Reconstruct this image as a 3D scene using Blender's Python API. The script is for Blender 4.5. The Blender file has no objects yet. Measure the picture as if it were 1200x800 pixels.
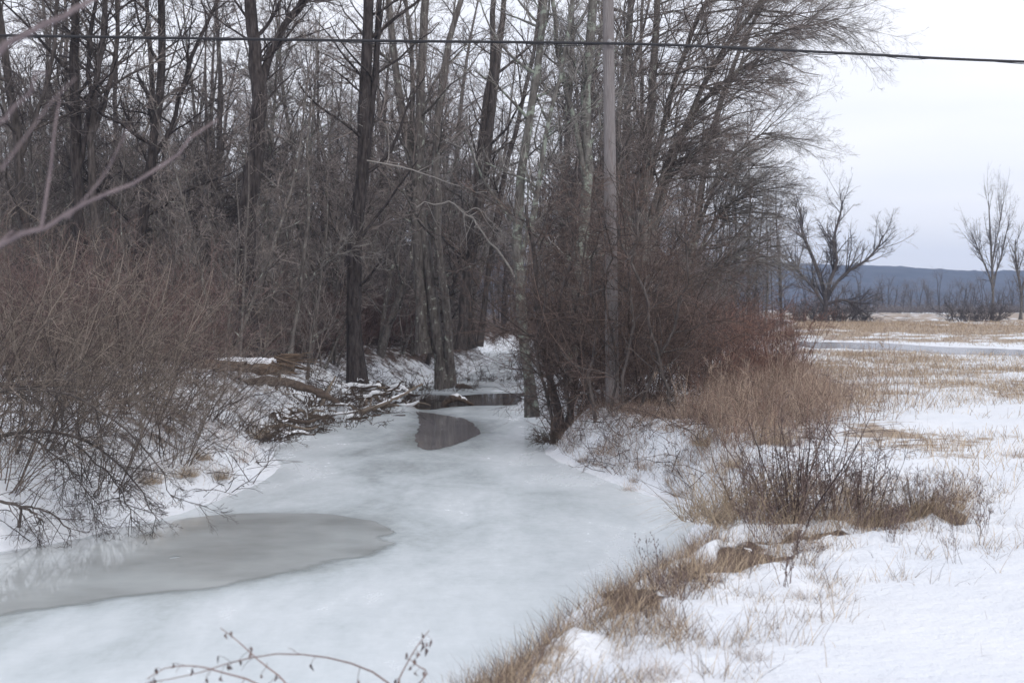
import bpy, math, random
import numpy as np
C = bpy.context.scene
COL = C.collection
random.seed(7)
RNG = np.random.default_rng(11)
F = 1667.0; ZC = 2.7; HOR = 365.0      # focal in photo pixels (1200 wide), eye height, horizon row

# ------------------------------------------------------------------ camera, world, sun, exposure
cam_d = bpy.data.cameras.new('camera'); cam = bpy.data.objects.new('camera', cam_d); COL.objects.link(cam)
cam.location = (0, 0, ZC); cam.rotation_euler = (math.radians(90), 0, 0)
cam_d.sensor_width = 36; cam_d.lens = 50.0; cam_d.shift_y = -35/1200
cam_d.clip_start = 0.1; cam_d.clip_end = 6000
cam_d.dof.use_dof = True; cam_d.dof.focus_distance = 24; cam_d.dof.aperture_fstop = 3.5
C.camera = cam
W = bpy.data.worlds.new('World'); C.world = W; W.use_nodes = True
nt = W.node_tree; nt.nodes.clear()
def wn(t, **k):
    n = nt.nodes.new(t)
    for a, b in k.items(): setattr(n, a, b)
    return n
SUN_EL, SUN_AZ = math.radians(28), math.radians(150)
sky = wn('ShaderNodeTexSky', sky_type='NISHITA'); sky.sun_disc = False
sky.sun_elevation = SUN_EL; sky.sun_rotation = SUN_AZ; sky.air_density = 1.2; sky.dust_density = 2.5
tc = wn('ShaderNodeTexCoord'); mp = wn('ShaderNodeMapping'); mp.inputs['Scale'].default_value = (1.2, 1.2, 7.0)
nz = wn('ShaderNodeTexNoise'); nz.inputs['Scale'].default_value = 2.2; nz.inputs['Detail'].default_value = 5
rp = wn('ShaderNodeValToRGB')
rp.color_ramp.elements[0].position = .3; rp.color_ramp.elements[0].color = (7.6, 7.75, 8.45, 1)
rp.color_ramp.elements[1].position = .72; rp.color_ramp.elements[1].color = (9.15, 9.0, 9.3, 1)
mix = wn('ShaderNodeMix', data_type='RGBA'); mix.inputs[0].default_value = .9
bg = wn('ShaderNodeBackground'); bg.inputs['Strength'].default_value = .1
wo = wn('ShaderNodeOutputWorld')
L = nt.links.new
sep = wn('ShaderNodeSeparateXYZ'); mr_ = wn('ShaderNodeMapRange'); mr_.inputs[1].default_value = .02; mr_.inputs[2].default_value = .55
mr_.inputs[3].default_value = 1.07; mr_.inputs[4].default_value = .93; vm = wn('ShaderNodeVectorMath', operation='SCALE')
L(tc.outputs['Generated'], sep.inputs[0]); L(sep.outputs['Z'], mr_.inputs[0]); L(mix.outputs[2], vm.inputs[0]); L(mr_.outputs[0], vm.inputs['Scale'])
L(tc.outputs['Generated'], mp.inputs['Vector']); L(mp.outputs[0], nz.inputs['Vector']); L(nz.outputs['Fac'], rp.inputs[0])
L(sky.outputs[0], mix.inputs[6]); L(rp.outputs[0], mix.inputs[7]); L(vm.outputs[0], bg.inputs['Color']); L(bg.outputs[0], wo.inputs['Surface'])
sun_d = bpy.data.lights.new('sun', 'SUN'); sun_d.energy = .85; sun_d.angle = math.radians(25); sun_d.color = (1, .96, .93)
sun = bpy.data.objects.new('sun', sun_d); COL.objects.link(sun)
sun.rotation_euler = (math.radians(90)-SUN_EL, 0, math.radians(180)-SUN_AZ)
C.view_settings.view_transform = 'Standard'; C.view_settings.look = 'None'; C.view_settings.gamma = 1
C.view_settings.exposure = 0.5
C.render.engine = 'CYCLES'
C.cycles.max_bounces = 5; C.cycles.diffuse_bounces = 2; C.cycles.glossy_bounces = 2
C.cycles.transmission_bounces = 2; C.cycles.volume_bounces = 0; C.cycles.transparent_max_bounces = 4
C.cycles.use_denoising = True; C.cycles.denoiser = 'OPENIMAGEDENOISE'; C.cycles.denoising_input_passes = 'RGB_ALBEDO_NORMAL'; C.cycles.denoising_prefilter = 'ACCURATE'
C.cycles.use_adaptive_sampling = False

# ------------------------------------------------------------------ helpers
def P(px, py, D): return np.array([(px-600)*D/F, D, ZC-(py-HOR)*D/F])
def tag(o, label=None, cat=None, group=None, kind=None):
    if label: o['label'] = label
    if cat: o['category'] = cat
    if group: o['group'] = group
    if kind: o['kind'] = kind
    return o
def empty(name, loc=(0, 0, 0), rz=0, s=1.0):
    o = bpy.data.objects.new(name, None); COL.objects.link(o); o.location = loc; o.rotation_euler = (0, 0, rz)
    o.scale = (s, s, s); o.empty_display_size = .1
    return o
def build(name, geo, mats, parent=None, smooth=True):
    """geo: list of (verts, quads, material index)"""
    vs, fs, ms, off = [], [], [], 0
    for v, f, m in geo:
        v = np.asarray(v, float).reshape(-1, 3); f = np.asarray(f, np.int64).reshape(-1, 4)
        vs.append(v); fs.append(f+off); ms.append(np.full(len(f), m)); off += len(v)
    v = np.concatenate(vs); f = np.concatenate(fs); ms = np.concatenate(ms)
    me = bpy.data.meshes.new(name)
    me.vertices.add(len(v)); me.vertices.foreach_set('co', v.astype(np.float32).ravel())
    me.loops.add(len(f)*4); me.loops.foreach_set('vertex_index', f.astype(np.int32).ravel())
    me.polygons.add(len(f)); me.polygons.foreach_set('loop_start', np.arange(0, len(f)*4, 4, dtype=np.int32))
    me.polygons.foreach_set('material_index', ms.astype(np.int32))
    me.polygons.foreach_set('use_smooth', np.full(len(f), smooth))
    me.update(calc_edges=True)
    for m in (mats if isinstance(mats, (list, tuple)) else [mats]): me.materials.append(m)
    o = bpy.data.objects.new(name, me); COL.objects.link(o)
    if parent: o.parent = parent
    return o
def norm(a): return a/np.maximum(np.linalg.norm(a, axis=-1, keepdims=True), 1e-9)
def tube(Pt, R, s=3, lump=0, rng=RNG):
    Pt = np.asarray(Pt, float); R = np.asarray(R, float)
    if Pt.ndim == 2: Pt = Pt[None]; R = R[None]
    N, K, _ = Pt.shape
    T = norm(np.gradient(Pt, axis=1))
    m = np.abs(T.mean(axis=1)); ax = np.argmin(m, axis=1); ref = np.zeros((N, 3)); ref[np.arange(N), ax] = 1
    U = norm(np.cross(T, ref[:, None, :])); V = np.cross(T, U)
    a = np.arange(s)*2*np.pi/s
    rr = R[..., None]*np.ones(s)
    if lump: rr = rr*(1+lump*rng.standard_normal((N, K, s)))
    ring = Pt[:, :, None, :] + rr[..., None]*(np.cos(a)[:, None]*U[:, :, None, :]+np.sin(a)[:, None]*V[:, :, None, :])
    base = (np.arange(N)*K*s)[:, None, None]; k = (np.arange(K-1)*s)[None, :, None]; j = np.arange(s)[None, None, :]; j2 = (j+1) % s
    q = np.stack([base+k+j, base+k+j2, base+k+s+j2, base+k+s+j], axis=-1)
    return ring.reshape(-1, 3), q.reshape(-1, 4)
def grow(st, d, ln, r0, r1f=.35, K=5, wander=.15, trop=(0, 0, .05), rng=RNG):
    N = len(st); d = norm(np.asarray(d, float)); p = np.asarray(st, float).copy()
    out = [p.copy()]; step = (ln/(K-1))[:, None]; trop = np.asarray(trop, float)
    for i in range(K-1):
        d = norm(d+wander*rng.standard_normal((N, 3))+trop)
        p = p+d*step; out.append(p.copy())
    t = np.linspace(0, 1, K)
    return np.stack(out, axis=1), r0[:, None]*(1-(1-r1f)*t[None, :])
def kids(Pt, R, per, t0=.2, t1=1., ang=(35, 65), lf=(.35, .6), rf=.6, rmin=.002, taper=.5, rng=RNG, bias=None):
    N, K, _ = Pt.shape
    cnt = per if np.ndim(per) else np.full(N, per)
    idx = np.repeat(np.arange(N), cnt); M = len(idx)
    t = t0+(t1-t0)*rng.random(M); x = t*(K-1); i = np.minimum(x.astype(int), K-2); fr = (x-i)[:, None]
    p = Pt[idx, i]*(1-fr)+Pt[idx, i+1]*fr; r = R[idx, i]*(1-fr[:, 0])+R[idx, i+1]*fr[:, 0]
    T = norm(Pt[idx, i+1]-Pt[idx, i])
    rnd = rng.standard_normal((M, 3)); perp = norm(rnd-(rnd*T).sum(1, keepdims=True)*T)
    a = np.radians(ang[0]+(ang[1]-ang[0])*rng.random(M))[:, None]
    d = np.cos(a)*T+np.sin(a)*perp
    if bias is not None: d = norm(d+np.asarray(bias))
    plen = np.linalg.norm(np.diff(Pt, axis=1), axis=2).sum(1)[idx]
    ln = plen*(lf[0]+(lf[1]-lf[0])*rng.random(M))*(1-taper*t)
    return p, d, ln, np.maximum(r*rf, rmin)
def resample(pts, n):
    pts = np.asarray(pts, float); q = np.concatenate([[2*pts[0]-pts[1]], pts, [2*pts[-1]-pts[-2]]])
    out = []
    for u in np.linspace(0, len(pts)-1-1e-6, n):
        i = int(u); t = u-i; a, b, c, d = q[i], q[i+1], q[i+2], q[i+3]
        out.append(.5*((2*b)+(-a+c)*t+(2*a-5*b+4*c-d)*t*t+(-a+3*b-3*c+d)*t**3))
    return np.array(out)
def hashn(ix, iy, seed):
    h = (ix*374761393+iy*668265263+seed*974711) & 0xffffffff
    h = ((h ^ (h >> 13))*1274126177) & 0xffffffff
    return ((h ^ (h >> 16)) & 0xffff)/65535.0
def vnoise(x, y, sc=1., seed=0, octv=3):
    x = np.asarray(x, float)/sc; y = np.asarray(y, float)/sc; s = 0; a = 1; tot = 0
    for o in range(octv):
        ix = np.floor(x).astype(np.int64); iy = np.floor(y).astype(np.int64); fx = x-ix; fy = y-iy
        fx = fx*fx*(3-2*fx); fy = fy*fy*(3-2*fy)
        v = (hashn(ix, iy, seed+o)*(1-fx)+hashn(ix+1, iy, seed+o)*fx)*(1-fy)+(hashn(ix, iy+1, seed+o)*(1-fx)+hashn(ix+1, iy+1, seed+o)*fx)*fy
        s = s+a*v; tot += a; a *= .5; x = x*2.03+17.1; y = y*2.03+5.7
    return s/tot
def sst(a, b, x):
    t = np.clip((x-a)/(b-a), 0, 1); return t*t*(3-2*t)

# ------------------------------------------------------------------ materials
def mat(name, col, rough=.9, col2=None, nscale=8, bump=0, bscale=40, spec=.2, stretch=(1, 1, 1), lichen=None, lsc=6, lth=.6, vary=0, island=None):
    m = bpy.data.materials.new(name); m.use_nodes = True; t = m.node_tree; n = t.nodes; b = n['Principled BSDF']
    b.inputs['Roughness'].default_value = rough; b.inputs['Specular IOR Level'].default_value = spec
    tcn = n.new('ShaderNodeTexCoord'); mpn = n.new('ShaderNodeMapping'); mpn.inputs['Scale'].default_value = stretch
    t.links.new(tcn.outputs['Object'], mpn.inputs['Vector'])
    out = None
    if col2:
        z = n.new('ShaderNodeTexNoise'); z.inputs['Scale'].default_value = nscale; z.inputs['Detail'].default_value = 6; z.inputs['Roughness'].default_value = .65
        t.links.new(mpn.outputs[0], z.inputs['Vector'])
        r = n.new('ShaderNodeValToRGB'); r.color_ramp.elements[0].position = .35; r.color_ramp.elements[1].position = .65
        r.color_ramp.elements[0].color = (*col, 1); r.color_ramp.elements[1].color = (*col2, 1)
        t.links.new(z.outputs['Fac'], r.inputs[0]); out = r.outputs[0]
    if island:
        gi = n.new('ShaderNodeNewGeometry'); ri = n.new('ShaderNodeValToRGB'); ri.color_ramp.elements[0].color = (*island[0], 1); ri.color_ramp.elements[1].color = (*island[1], 1)
        ri.color_ramp.elements[0].position = .1
        t.links.new(gi.outputs['Random Per Island'], ri.inputs[0]); out = ri.outputs[0]
    if lichen:
        z2 = n.new('ShaderNodeTexNoise'); z2.inputs['Scale'].default_value = lsc; z2.inputs['Detail'].default_value = 8; z2.inputs['Roughness'].default_value = .7
        t.links.new(tcn.outputs['Object'], z2.inputs['Vector'])
        r2 = n.new('ShaderNodeValToRGB'); r2.color_ramp.elements[0].position = lth; r2.color_ramp.elements[1].position = lth+.06
        r2.color_ramp.elements[0].color = (0, 0, 0, 1); r2.color_ramp.elements[1].color = (1, 1, 1, 1)
        t.links.new(z2.outputs['Fac'], r2.inputs[0])
        mx = n.new('ShaderNodeMix'); mx.data_type = 'RGBA'; t.links.new(r2.outputs[0], mx.inputs[0])
        if out: t.links.new(out, mx.inputs[6])
        else: mx.inputs[6].default_value = (*col, 1)
        mx.inputs[7].default_value = (*lichen, 1); out = mx.outputs[2]
    if vary:
        oi = n.new('ShaderNodeObjectInfo'); hs = n.new('ShaderNodeHueSaturation')
        mr = n.new('ShaderNodeMapRange'); mr.inputs[3].default_value = 1-vary; mr.inputs[4].default_value = 1+vary
        t.links.new(oi.outputs['Random'], mr.inputs[0]); t.links.new(mr.outputs[0], hs.inputs['Value'])
        if out: t.links.new(out, hs.inputs['Color'])
        else: hs.inputs['Color'].default_value = (*col, 1)
        out = hs.outputs[0]
    if out: t.links.new(out, b.inputs['Base Color'])
    else: b.inputs['Base Color'].default_value = (*col, 1)
    if bump:
        z3 = n.new('ShaderNodeTexNoise'); z3.inputs['Scale'].default_value = bscale; z3.inputs['Detail'].default_value = 4
        t.links.new(mpn.outputs[0], z3.inputs['Vector'])
        bp = n.new('ShaderNodeBump'); bp.inputs['Strength'].default_value = bump; bp.inputs['Distance'].default_value = .03
        t.links.new(z3.outputs['Fac'], bp.inputs['Height']); t.links.new(bp.outputs[0], b.inputs['Normal'])
    return m
M = {}
M['bark'] = mat('dark_bark', (.035, .03, .028), col2=(.115, .10, .095), nscale=14, stretch=(1, 1, .22), bump=1, bscale=22, lichen=(.3, .31, .29), lsc=7, lth=.64, vary=.2)
M['barkblack'] = mat('blackish_bark', (.018, .015, .015), col2=(.075, .064, .062), nscale=14, stretch=(1, 1, .22), bump=1, bscale=22, lichen=(.2, .21, .2), lsc=7, lth=.66)
M['barkpale'] = mat('lichen_bark', (.07, .065, .06), col2=(.17, .16, .15), nscale=12, stretch=(1, 1, .3), bump=1, bscale=22, lichen=(.24, .27, .23), lsc=4.5, lth=.52)
M['barkmid'] = mat('mid_bark', (.06, .052, .048), col2=(.17, .155, .145), nscale=12, stretch=(1, 1, .25), bump=1, bscale=22, lichen=(.34, .36, .32), lsc=5, lth=.58)
M['twig'] = mat('twig_grey', (.15, .128, .122), vary=.25, island=((.075, .062, .058), (.34, .295, .275)))
M['twigpale'] = mat('twig_pale', (.27, .26, .24), col2=(.16, .145, .145), nscale=5, vary=.1, island=((0.12, 0.11, 0.105), (0.36, 0.34, 0.32)))
M['twigdark'] = mat('twig_dark', (.085, .073, .07), vary=.2, island=((0.035, 0.03, 0.03), (0.15, 0.13, 0.125)))
M['willow'] = mat('willow_twig', (.15, .125, .108), col2=(.06, .048, .045), nscale=1.5, vary=.15, island=((.045, .035, .033), (.28, .235, .2)))
M['dogwood'] = mat('red_twig', (.155, .083, .076), col2=(.07, .048, .047), nscale=1.5, vary=.2, island=((0.05, 0.037, 0.036), (0.24, 0.165, 0.15)))
M['bramble'] = mat('bramble_stem', (.125, .084, .07), col2=(.045, .035, .032), nscale=3, vary=.15, island=((.028, .022, .02), (.2, .145, .125)))
M['redcane'] = mat('red_cane', (.2, .105, .085), col2=(.12, .075, .065), nscale=2, vary=.15, island=((0.06, 0.035, 0.03), (0.3, 0.18, 0.145)))
M['tan'] = mat('dry_grass', (.42, .325, .235), col2=(.22, .165, .125), nscale=2.5, vary=.15, island=((0.16, 0.115, 0.085), (0.58, 0.47, 0.34)))
M['tanpink'] = mat('dry_weed', (.42, .32, .25), col2=(.27, .2, .17), nscale=2.5, vary=.15, island=((0.13, 0.09, 0.075), (0.52, 0.41, 0.32)))
M['weed'] = mat('dark_weed', (.1, .07, .07), col2=(.16, .11, .1), nscale=6, vary=.2, island=((0.05, 0.035, 0.035), (0.22, 0.165, 0.15)))
M['pole'] = mat('weathered_pole', (.15, .135, .135), col2=(.27, .25, .25), nscale=14, stretch=(6, 6, .25), bump=.7, bscale=30)
M['wire'] = mat('cable_sheath', (.018, .018, .022), rough=.6, spec=.4)
M['metal'] = mat('galvanised_metal', (.28, .28, .29), rough=.5)
M['near'] = mat('near_branch', (.22, .18, .185), col2=(.14, .115, .125), nscale=12, bump=.4, bscale=60)
M['logwood'] = mat('split_wood', (.2, .145, .105), col2=(.07, .052, .042), nscale=7, stretch=(.3, 3, 3), bump=.8, bscale=20)
M['rotten'] = mat('wet_wood', (.055, .042, .036), col2=(.13, .1, .08), nscale=10, bump=1, bscale=30)
M['driftpale'] = mat('bare_driftwood', (.24, .2, .16), col2=(.14, .11, .09), nscale=7, bump=.7, bscale=30)
M['snowcap'] = mat('snow_cap', (.8, .82, .86), rough=.8, bump=.25, bscale=14)
M['soil'] = mat('wet_soil', (.045, .036, .032), col2=(.1, .075, .06), nscale=12, bump=1, bscale=20)

# ------------------------------------------------------------------ the creek outline in metres
def ice(px, py):
    y = ZC*F/(py-HOR); return ((px-600)*y/F, y)
right = [(-1.15, 7.4), (-.3, 9.4), (.75, 11.6), (1.45, 14), (2.0, 16.3), (2.35, 18.2), ice(790, 588), ice(745, 574), ice(695, 556), ice(655, 541),
         ice(640, 528), ice(648, 514), ice(640, 497), ice(628, 483), ice(604, 477.5), ice(612, 465), ice(622, 455), ice(604, 444), ice(602, 432), ice(606, 425), (6, 95), (16, 112)]
left = [(9, 116), (-2, 96), ice(578, 424), ice(560, 432), ice(543, 443), ice(527, 449), ice(505, 450), ice(470, 455), ice(452, 462), ice(462, 470), ice(455, 478), ice(418, 484), ice(375, 489),
        ice(340, 508), ice(318, 528), ice(322, 548), ice(312, 562), ice(270, 580), ice(222, 600), ice(150, 616), ice(70, 634), ice(0, 646), (-9, 15.6), (-16, 14.6), (-34, 14),
        (-34, 4.4), (-16, 4.7), (-8, 4.9), (-3, 5.1), (-1.9, 5.7), (-1.25, 6.7)]
CREEK = np.array(right+left)
def sdf(x, y, poly=None):
    poly = CREEK if poly is None else np.asarray(poly)
    x = np.asarray(x, float); y = np.asarray(y, float); best = np.full(x.shape, 1e9); ins = np.zeros(x.shape, bool)
    for (ax, ay), (bx, by) in zip(poly, np.roll(poly, -1, axis=0)):
        dx, dy = bx-ax, by-ay; t = np.clip(((x-ax)*dx+(y-ay)*dy)/(dx*dx+dy*dy), 0, 1)
        best = np.minimum(best, (x-ax-t*dx)**2+(y-ay-t*dy)**2)
        if ay != by:
            c = (ay > y) != (by > y); ins ^= c & (x < (bx-ax)*(y-ay)/(by-ay)+ax)
    return np.where(ins, -1, 1)*np.sqrt(best)
PZ = 1.03
def fld(px, py, z=PZ):
    y = (ZC-z)*F/(py-HOR); return ((px-600)*y/F, y)
PUD = [fld(*p) for p in [(935, 400), (990, 401), (1040, 402), (1100, 406), (1160, 408), (1230, 411), (1330, 416), (1330, 422), (1230, 419), (1170, 417), (1110, 416), (1050, 411), (1000, 409), (950, 408), (925, 404)]]
FR = [(474, 806), (560, 772), (640, 745), (720, 708), (800, 674), (860, 650), (930, 634), (1000, 620), (1070, 607), (1130, 597)]
FR = [((px-600)*y/F, y) for px, py in FR for y in [(ZC-.92)*F/(py-HOR)]]
def dline(x, y, line):
    best = np.full(np.shape(x), 1e9)
    for (ax, ay), (bx, by) in zip(line[:-1], line[1:]):
        dx, dy = bx-ax, by-ay; t = np.clip(((x-ax)*dx+(y-ay)*dy)/(dx*dx+dy*dy), 0, 1)
        best = np.minimum(best, (x-ax-t*dx)**2+(y-ay-t*dy)**2)
    return np.sqrt(best)
def leftside(x, y): return sst(.4, -.4, x-(1.0+.0*y)-np.interp(y, [0, 20, 40, 80, 120], [-2.5, -2.2, -.9, -1.6, 8]))
def woods(x, y):
    edge = np.interp(y, [0, 20, 27, 40, 70, 140, 175], [-2, -1.5, 1.2, 5, 11, 28, 33])
    return sst(1.2, -1.2, x-edge)*sst(14, 20, y)
def grassy(x, y):
    """share of dry grass showing through the snow of the field"""
    far = np.interp(y, [0, 14, 20, 26, 36, 50, 62, 75, 110, 160, 300], [.0, .02, .2, .36, .34, .3, .26, .4, .62, .66, .55])
    n = vnoise(x*.8, y*.4, 1.5, 3, 5)*.6+vnoise(x*.5, y*.5, .45, 13, 3)*.4; n2 = vnoise(x*.6, y*.3, 9, 31, 2)
    f = sst(.62-far*.45, .80-far*.45, n*.7+n2*.3+.04)*sst(3.0, 5.0, x+.0*y)
    return f*(1-woods(x, y))*(1-sst(3, -1, sdf(x, y, PUD)))
def height(x, y):
    x = np.asarray(x, float); y = np.asarray(y, float)
    d = sdf(x, y)+.25*(vnoise(x, y, 1.4, 8, 2)-.5)
    lf = leftside(x, y)
    H = np.interp(y, [0, 20, 60, 100, 160, 260, 420, 3000], [.9, .9, 1.0, 1.25, 1.7, 2.1, 3.0, 3.4])
    H = H*(1-lf)+(1.15+.004*np.clip(y-20, 0, 100))*lf
    w = 1.05*(1-lf)+2.3*lf; w = np.where(y < 9, 1.2, w)
    b = sst(0, 1, np.clip(d/w, 0, 1)*.85+.12*np.clip(d/.35, 0, 1))
    rough = .5*(vnoise(x, y, 2.8, 4, 3)-.5)*(.35+.65*lf)+.16*(vnoise(x, y, .8, 6, 3)-.5)*(.5+.8*lf)
    fg = sst(13, 6, y)*(1-lf)
    lump = .14*(vnoise(x, y, .33, 16, 2)-.5)*np.exp(-((d-1.0)/.55)**2)*sst(26, 20, y)
    z = H*b + rough*np.clip(d/1.5, 0, 1)*(1-.55*fg) + lump*np.clip(d*2, 0, 1)
    hum = np.clip(d*1.5, 0, 1)*np.exp(-(dline(x, y, FR)/.9)**2)
    z = z+hum*(.21*(vnoise(x, y, .3, 17, 3)-.5)+.05*(vnoise(x, y, .11, 19, 2)-.5))+.05*(vnoise(x, y, .5, 23, 3)-.5)*np.clip(d, 0, 1)*(1-lf)*sst(40, 12, y)
    pd = sdf(x, y, PUD); z = np.where((y > 40) & (y < 130), z*sst(0, 6, pd)+(PZ+.03)*(1-sst(0, 6, pd))-.15*sst(.2, -.8, pd), z)
    z = np.where(d > 0, np.maximum(z, .04*np.clip(d*10, 0, 1)), -.35*sst(0, .7, -d))
    return z
def gz(x, y): return float(height(np.array([x]), np.array([y]))[0])

# ground: one sheet
ys = np.concatenate([np.linspace(-40, 4, 23)[:-1], np.linspace(4, 24, 210)[:-1], np.linspace(24, 60, 170)[:-1], np.geomspace(60, 2100, 130)])
u = np.linspace(-1, 1, 460); u = np.sign(u)*(np.abs(u)**1.25)
yy = np.repeat(ys[:, None], len(u), 1); half = np.maximum(np.abs(ys), 8)*.75+6
half = np.where(ys < 4, 40, half); half = np.maximum.accumulate(np.where(ys < 4, 30, half))
half = np.where(ys < 30, np.maximum(half*0+28.5, half), half)
xx = u[None, :]*half[:, None]
zz = height(xx, yy)
nr, nc = xx.shape
V = np.stack([xx, yy, zz], -1).reshape(-1, 3)
i0 = (np.arange(nr-1)[:, None]*nc+np.arange(nc-1)[None, :]).ravel()
Q = np.stack([i0, i0+1, i0+nc+1, i0+nc], -1)
def ground_mat():
    m = bpy.data.materials.new('snow_and_litter'); m.use_nodes = True; t = m.node_tree; n = t.nodes; b = n['Principled BSDF']; lk = t.links.new
    b.inputs['Roughness'].default_value = .75; b.inputs['Specular IOR Level'].default_value = .25
    tcn = n.new('ShaderNodeTexCoord')
    def noise(s, d=6, r=.65):
        z = n.new('ShaderNodeTexNoise'); z.inputs['Scale'].default_value = s; z.inputs['Detail'].default_value = d; z.inputs['Roughness'].default_value = r
        lk(tcn.outputs['Object'], z.inputs['Vector']); return z.outputs['Fac']
    def ramp(src, a, c1, bb, c2):
        r = n.new('ShaderNodeValToRGB'); e = r.color_ramp.elements; e[0].position = a; e[0].color = (*c1, 1); e[1].position = bb; e[1].color = (*c2, 1); lk(src, r.inputs[0]); return r.outputs[0]
    def attr(nm):
        a = n.new('ShaderNodeAttribute'); a.attribute_name = nm; return a.outputs['Fac']
    def math_(op, a, c):
        q = n.new('ShaderNodeMath'); q.operation = op
        for i, s in enumerate((a, c)):
            if isinstance(s, float): q.inputs[i].default_value = s
            else: lk(s, q.inputs[i])
        return q.outputs[0]
    def mixc(f, a, c):
        x = n.new('ShaderNodeMix'); x.data_type = 'RGBA'; lk(f, x.inputs[0])
        for i, s in ((6, a), (7, c)): lk(s, x.inputs[i])
        return x.outputs[2]
    snow = ramp(noise(.8, 4), .3, (.76, .80, .86), .7, (.83, .855, .89))
    tan = ramp(noise(5), .35, (.27, .21, .165), .65, (.46, .38, .3))
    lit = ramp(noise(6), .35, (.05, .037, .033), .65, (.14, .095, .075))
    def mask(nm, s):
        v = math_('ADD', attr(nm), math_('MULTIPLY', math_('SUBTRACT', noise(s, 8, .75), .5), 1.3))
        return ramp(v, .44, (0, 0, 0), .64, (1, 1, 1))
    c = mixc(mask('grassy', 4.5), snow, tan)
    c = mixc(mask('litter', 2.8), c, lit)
    lk(c, b.inputs['Base Color'])
    bp = n.new('ShaderNodeBump'); bp.inputs['Strength'].default_value = .8; bp.inputs['Distance'].default_value = .09
    hh = math_('ADD', noise(3.2, 7), math_('MULTIPLY', noise(28, 3), .2)); lk(hh, bp.inputs['Height']); lk(bp.outputs[0], b.inputs['Normal'])
    return m
ground = build('snowy_ground', [(V, Q, 0)], ground_mat()); tag(ground, kind='structure')
fx, fy = xx.ravel(), yy.ravel(); D_ = sdf(fx, fy)
wd = woods(fx, fy)
bank = np.maximum(np.exp(-(dline(fx, fy, FR)/.42)**2), .9*np.exp(-((D_-.3)/.5)**2)*sst(14, 11, fy)*sst(-1.5, -.6, fx))*(D_ > 0)
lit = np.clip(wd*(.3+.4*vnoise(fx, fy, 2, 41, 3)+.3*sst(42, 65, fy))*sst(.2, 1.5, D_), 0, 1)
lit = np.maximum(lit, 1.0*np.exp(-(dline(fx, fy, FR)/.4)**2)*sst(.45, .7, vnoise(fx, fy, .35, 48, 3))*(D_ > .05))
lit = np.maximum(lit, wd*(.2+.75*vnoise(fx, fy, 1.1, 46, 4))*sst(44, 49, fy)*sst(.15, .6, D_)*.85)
lit = np.maximum(lit, .8*vnoise(fx, fy, .9, 47, 4)*sst(-.6, 0, fx-.9)*sst(4.5, 3.2, fx)*sst(21, 23.5, fy)*sst(34, 30, fy)*sst(.15, .7, D_))
lit = np.maximum(lit, (.3+.3*vnoise(fx, fy, 1.2, 44, 3))*sst(.2, .8, D_)*sst(2.6, 1.6, D_)*sst(17, 24, fy)*sst(70, 50, fy))
bg_ = bank*(.1+.8*vnoise(fx, fy, .7, 51, 3))
rf = sst(2.6, 3.2, fx-.02*fy)*np.exp(-((fy-22)/5.5)**2)*sst(7.5, 5.5, fx)*(vnoise(fx, fy, 1.4, 61, 3))
ga = np.clip(np.maximum.reduce([grassy(fx, fy)*np.interp(fy, [0, 25, 60, 100], [.5, .56, .6, .8]), bg_, rf]), 0, 1)
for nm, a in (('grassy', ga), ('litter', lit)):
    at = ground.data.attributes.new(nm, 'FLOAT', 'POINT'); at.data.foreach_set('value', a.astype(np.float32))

# ice sheet
gx = np.linspace(-34, 17, 340); gy = np.concatenate([np.linspace(3.6, 32, 245)[:-1], np.linspace(32, 117, 170)])
X, Y = np.meshgrid(gx, gy); keep = (sdf(X, Y) < .45)
ii = (np.arange(len(gy)-1)[:, None]*len(gx)+np.arange(len(gx)-1)[None, :])
kf = keep[:-1, :-1] & keep[1:, :-1] & keep[:-1, 1:] & keep[1:, 1:]
i0 = ii[kf]; Q = np.stack([i0, i0+1, i0+len(gx)+1, i0+len(gx)], -1)
used, inv = np.unique(Q, return_inverse=True); Q = inv.reshape(-1, 4)
V = np.stack([X.ravel(), Y.ravel(), np.zeros(X.size)], -1)[used]
POOL1 = [ice(*p) for p in [(-160, 668), (-60, 652), (0, 645), (45, 637), (95, 627), (150, 617), (210, 608), (270, 602.5), (330, 601), (390, 603), (435, 610), (462, 622), (474, 636), (462, 648), (425, 657), (375, 668), (320, 682), (255, 692), (190, 699), (110, 710), (40, 720), (0, 727), (-100, 748), (-200, 757)]]
POOL2 = [ice(*p) for p in [(486, 482), (505, 484), (530, 488), (548, 492), (558, 500), (564, 507), (552, 514), (535, 521), (515, 526), (497, 527), (488, 521), (487, 512), (491, 500), (490, 491)]]
POOL3 = [ice(*p) for p in [(462, 470), (475, 464), (500, 462), (530, 464), (560, 462), (590, 461), (615, 461), (620, 466), (606, 474), (570, 475), (545, 476), (528, 477), (505, 480), (488, 479), (475, 476)]]
m = bpy.data.materials.new('creek_ice'); m.use_nodes = True; t = m.node_tree; n = t.nodes; b = n['Principled BSDF']; lk = t.links.new
tcn = n.new('ShaderNodeTexCoord'); mpn = n.new('ShaderNodeMapping'); mpn.inputs['Scale'].default_value = (.55, .22, 1); mpn.inputs['Rotation'].default_value = (0, 0, .5); lk(tcn.outputs['Object'], mpn.inputs[0])
z = n.new('ShaderNodeTexNoise'); z.inputs['Scale'].default_value = 1.5; z.inputs['Detail'].default_value = 10; z.inputs['Roughness'].default_value = .55; z.inputs['Distortion'].default_value = .5; lk(mpn.outputs[0], z.inputs['Vector'])
wa = n.new('ShaderNodeAttribute'); wa.attribute_name = 'wet'
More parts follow.
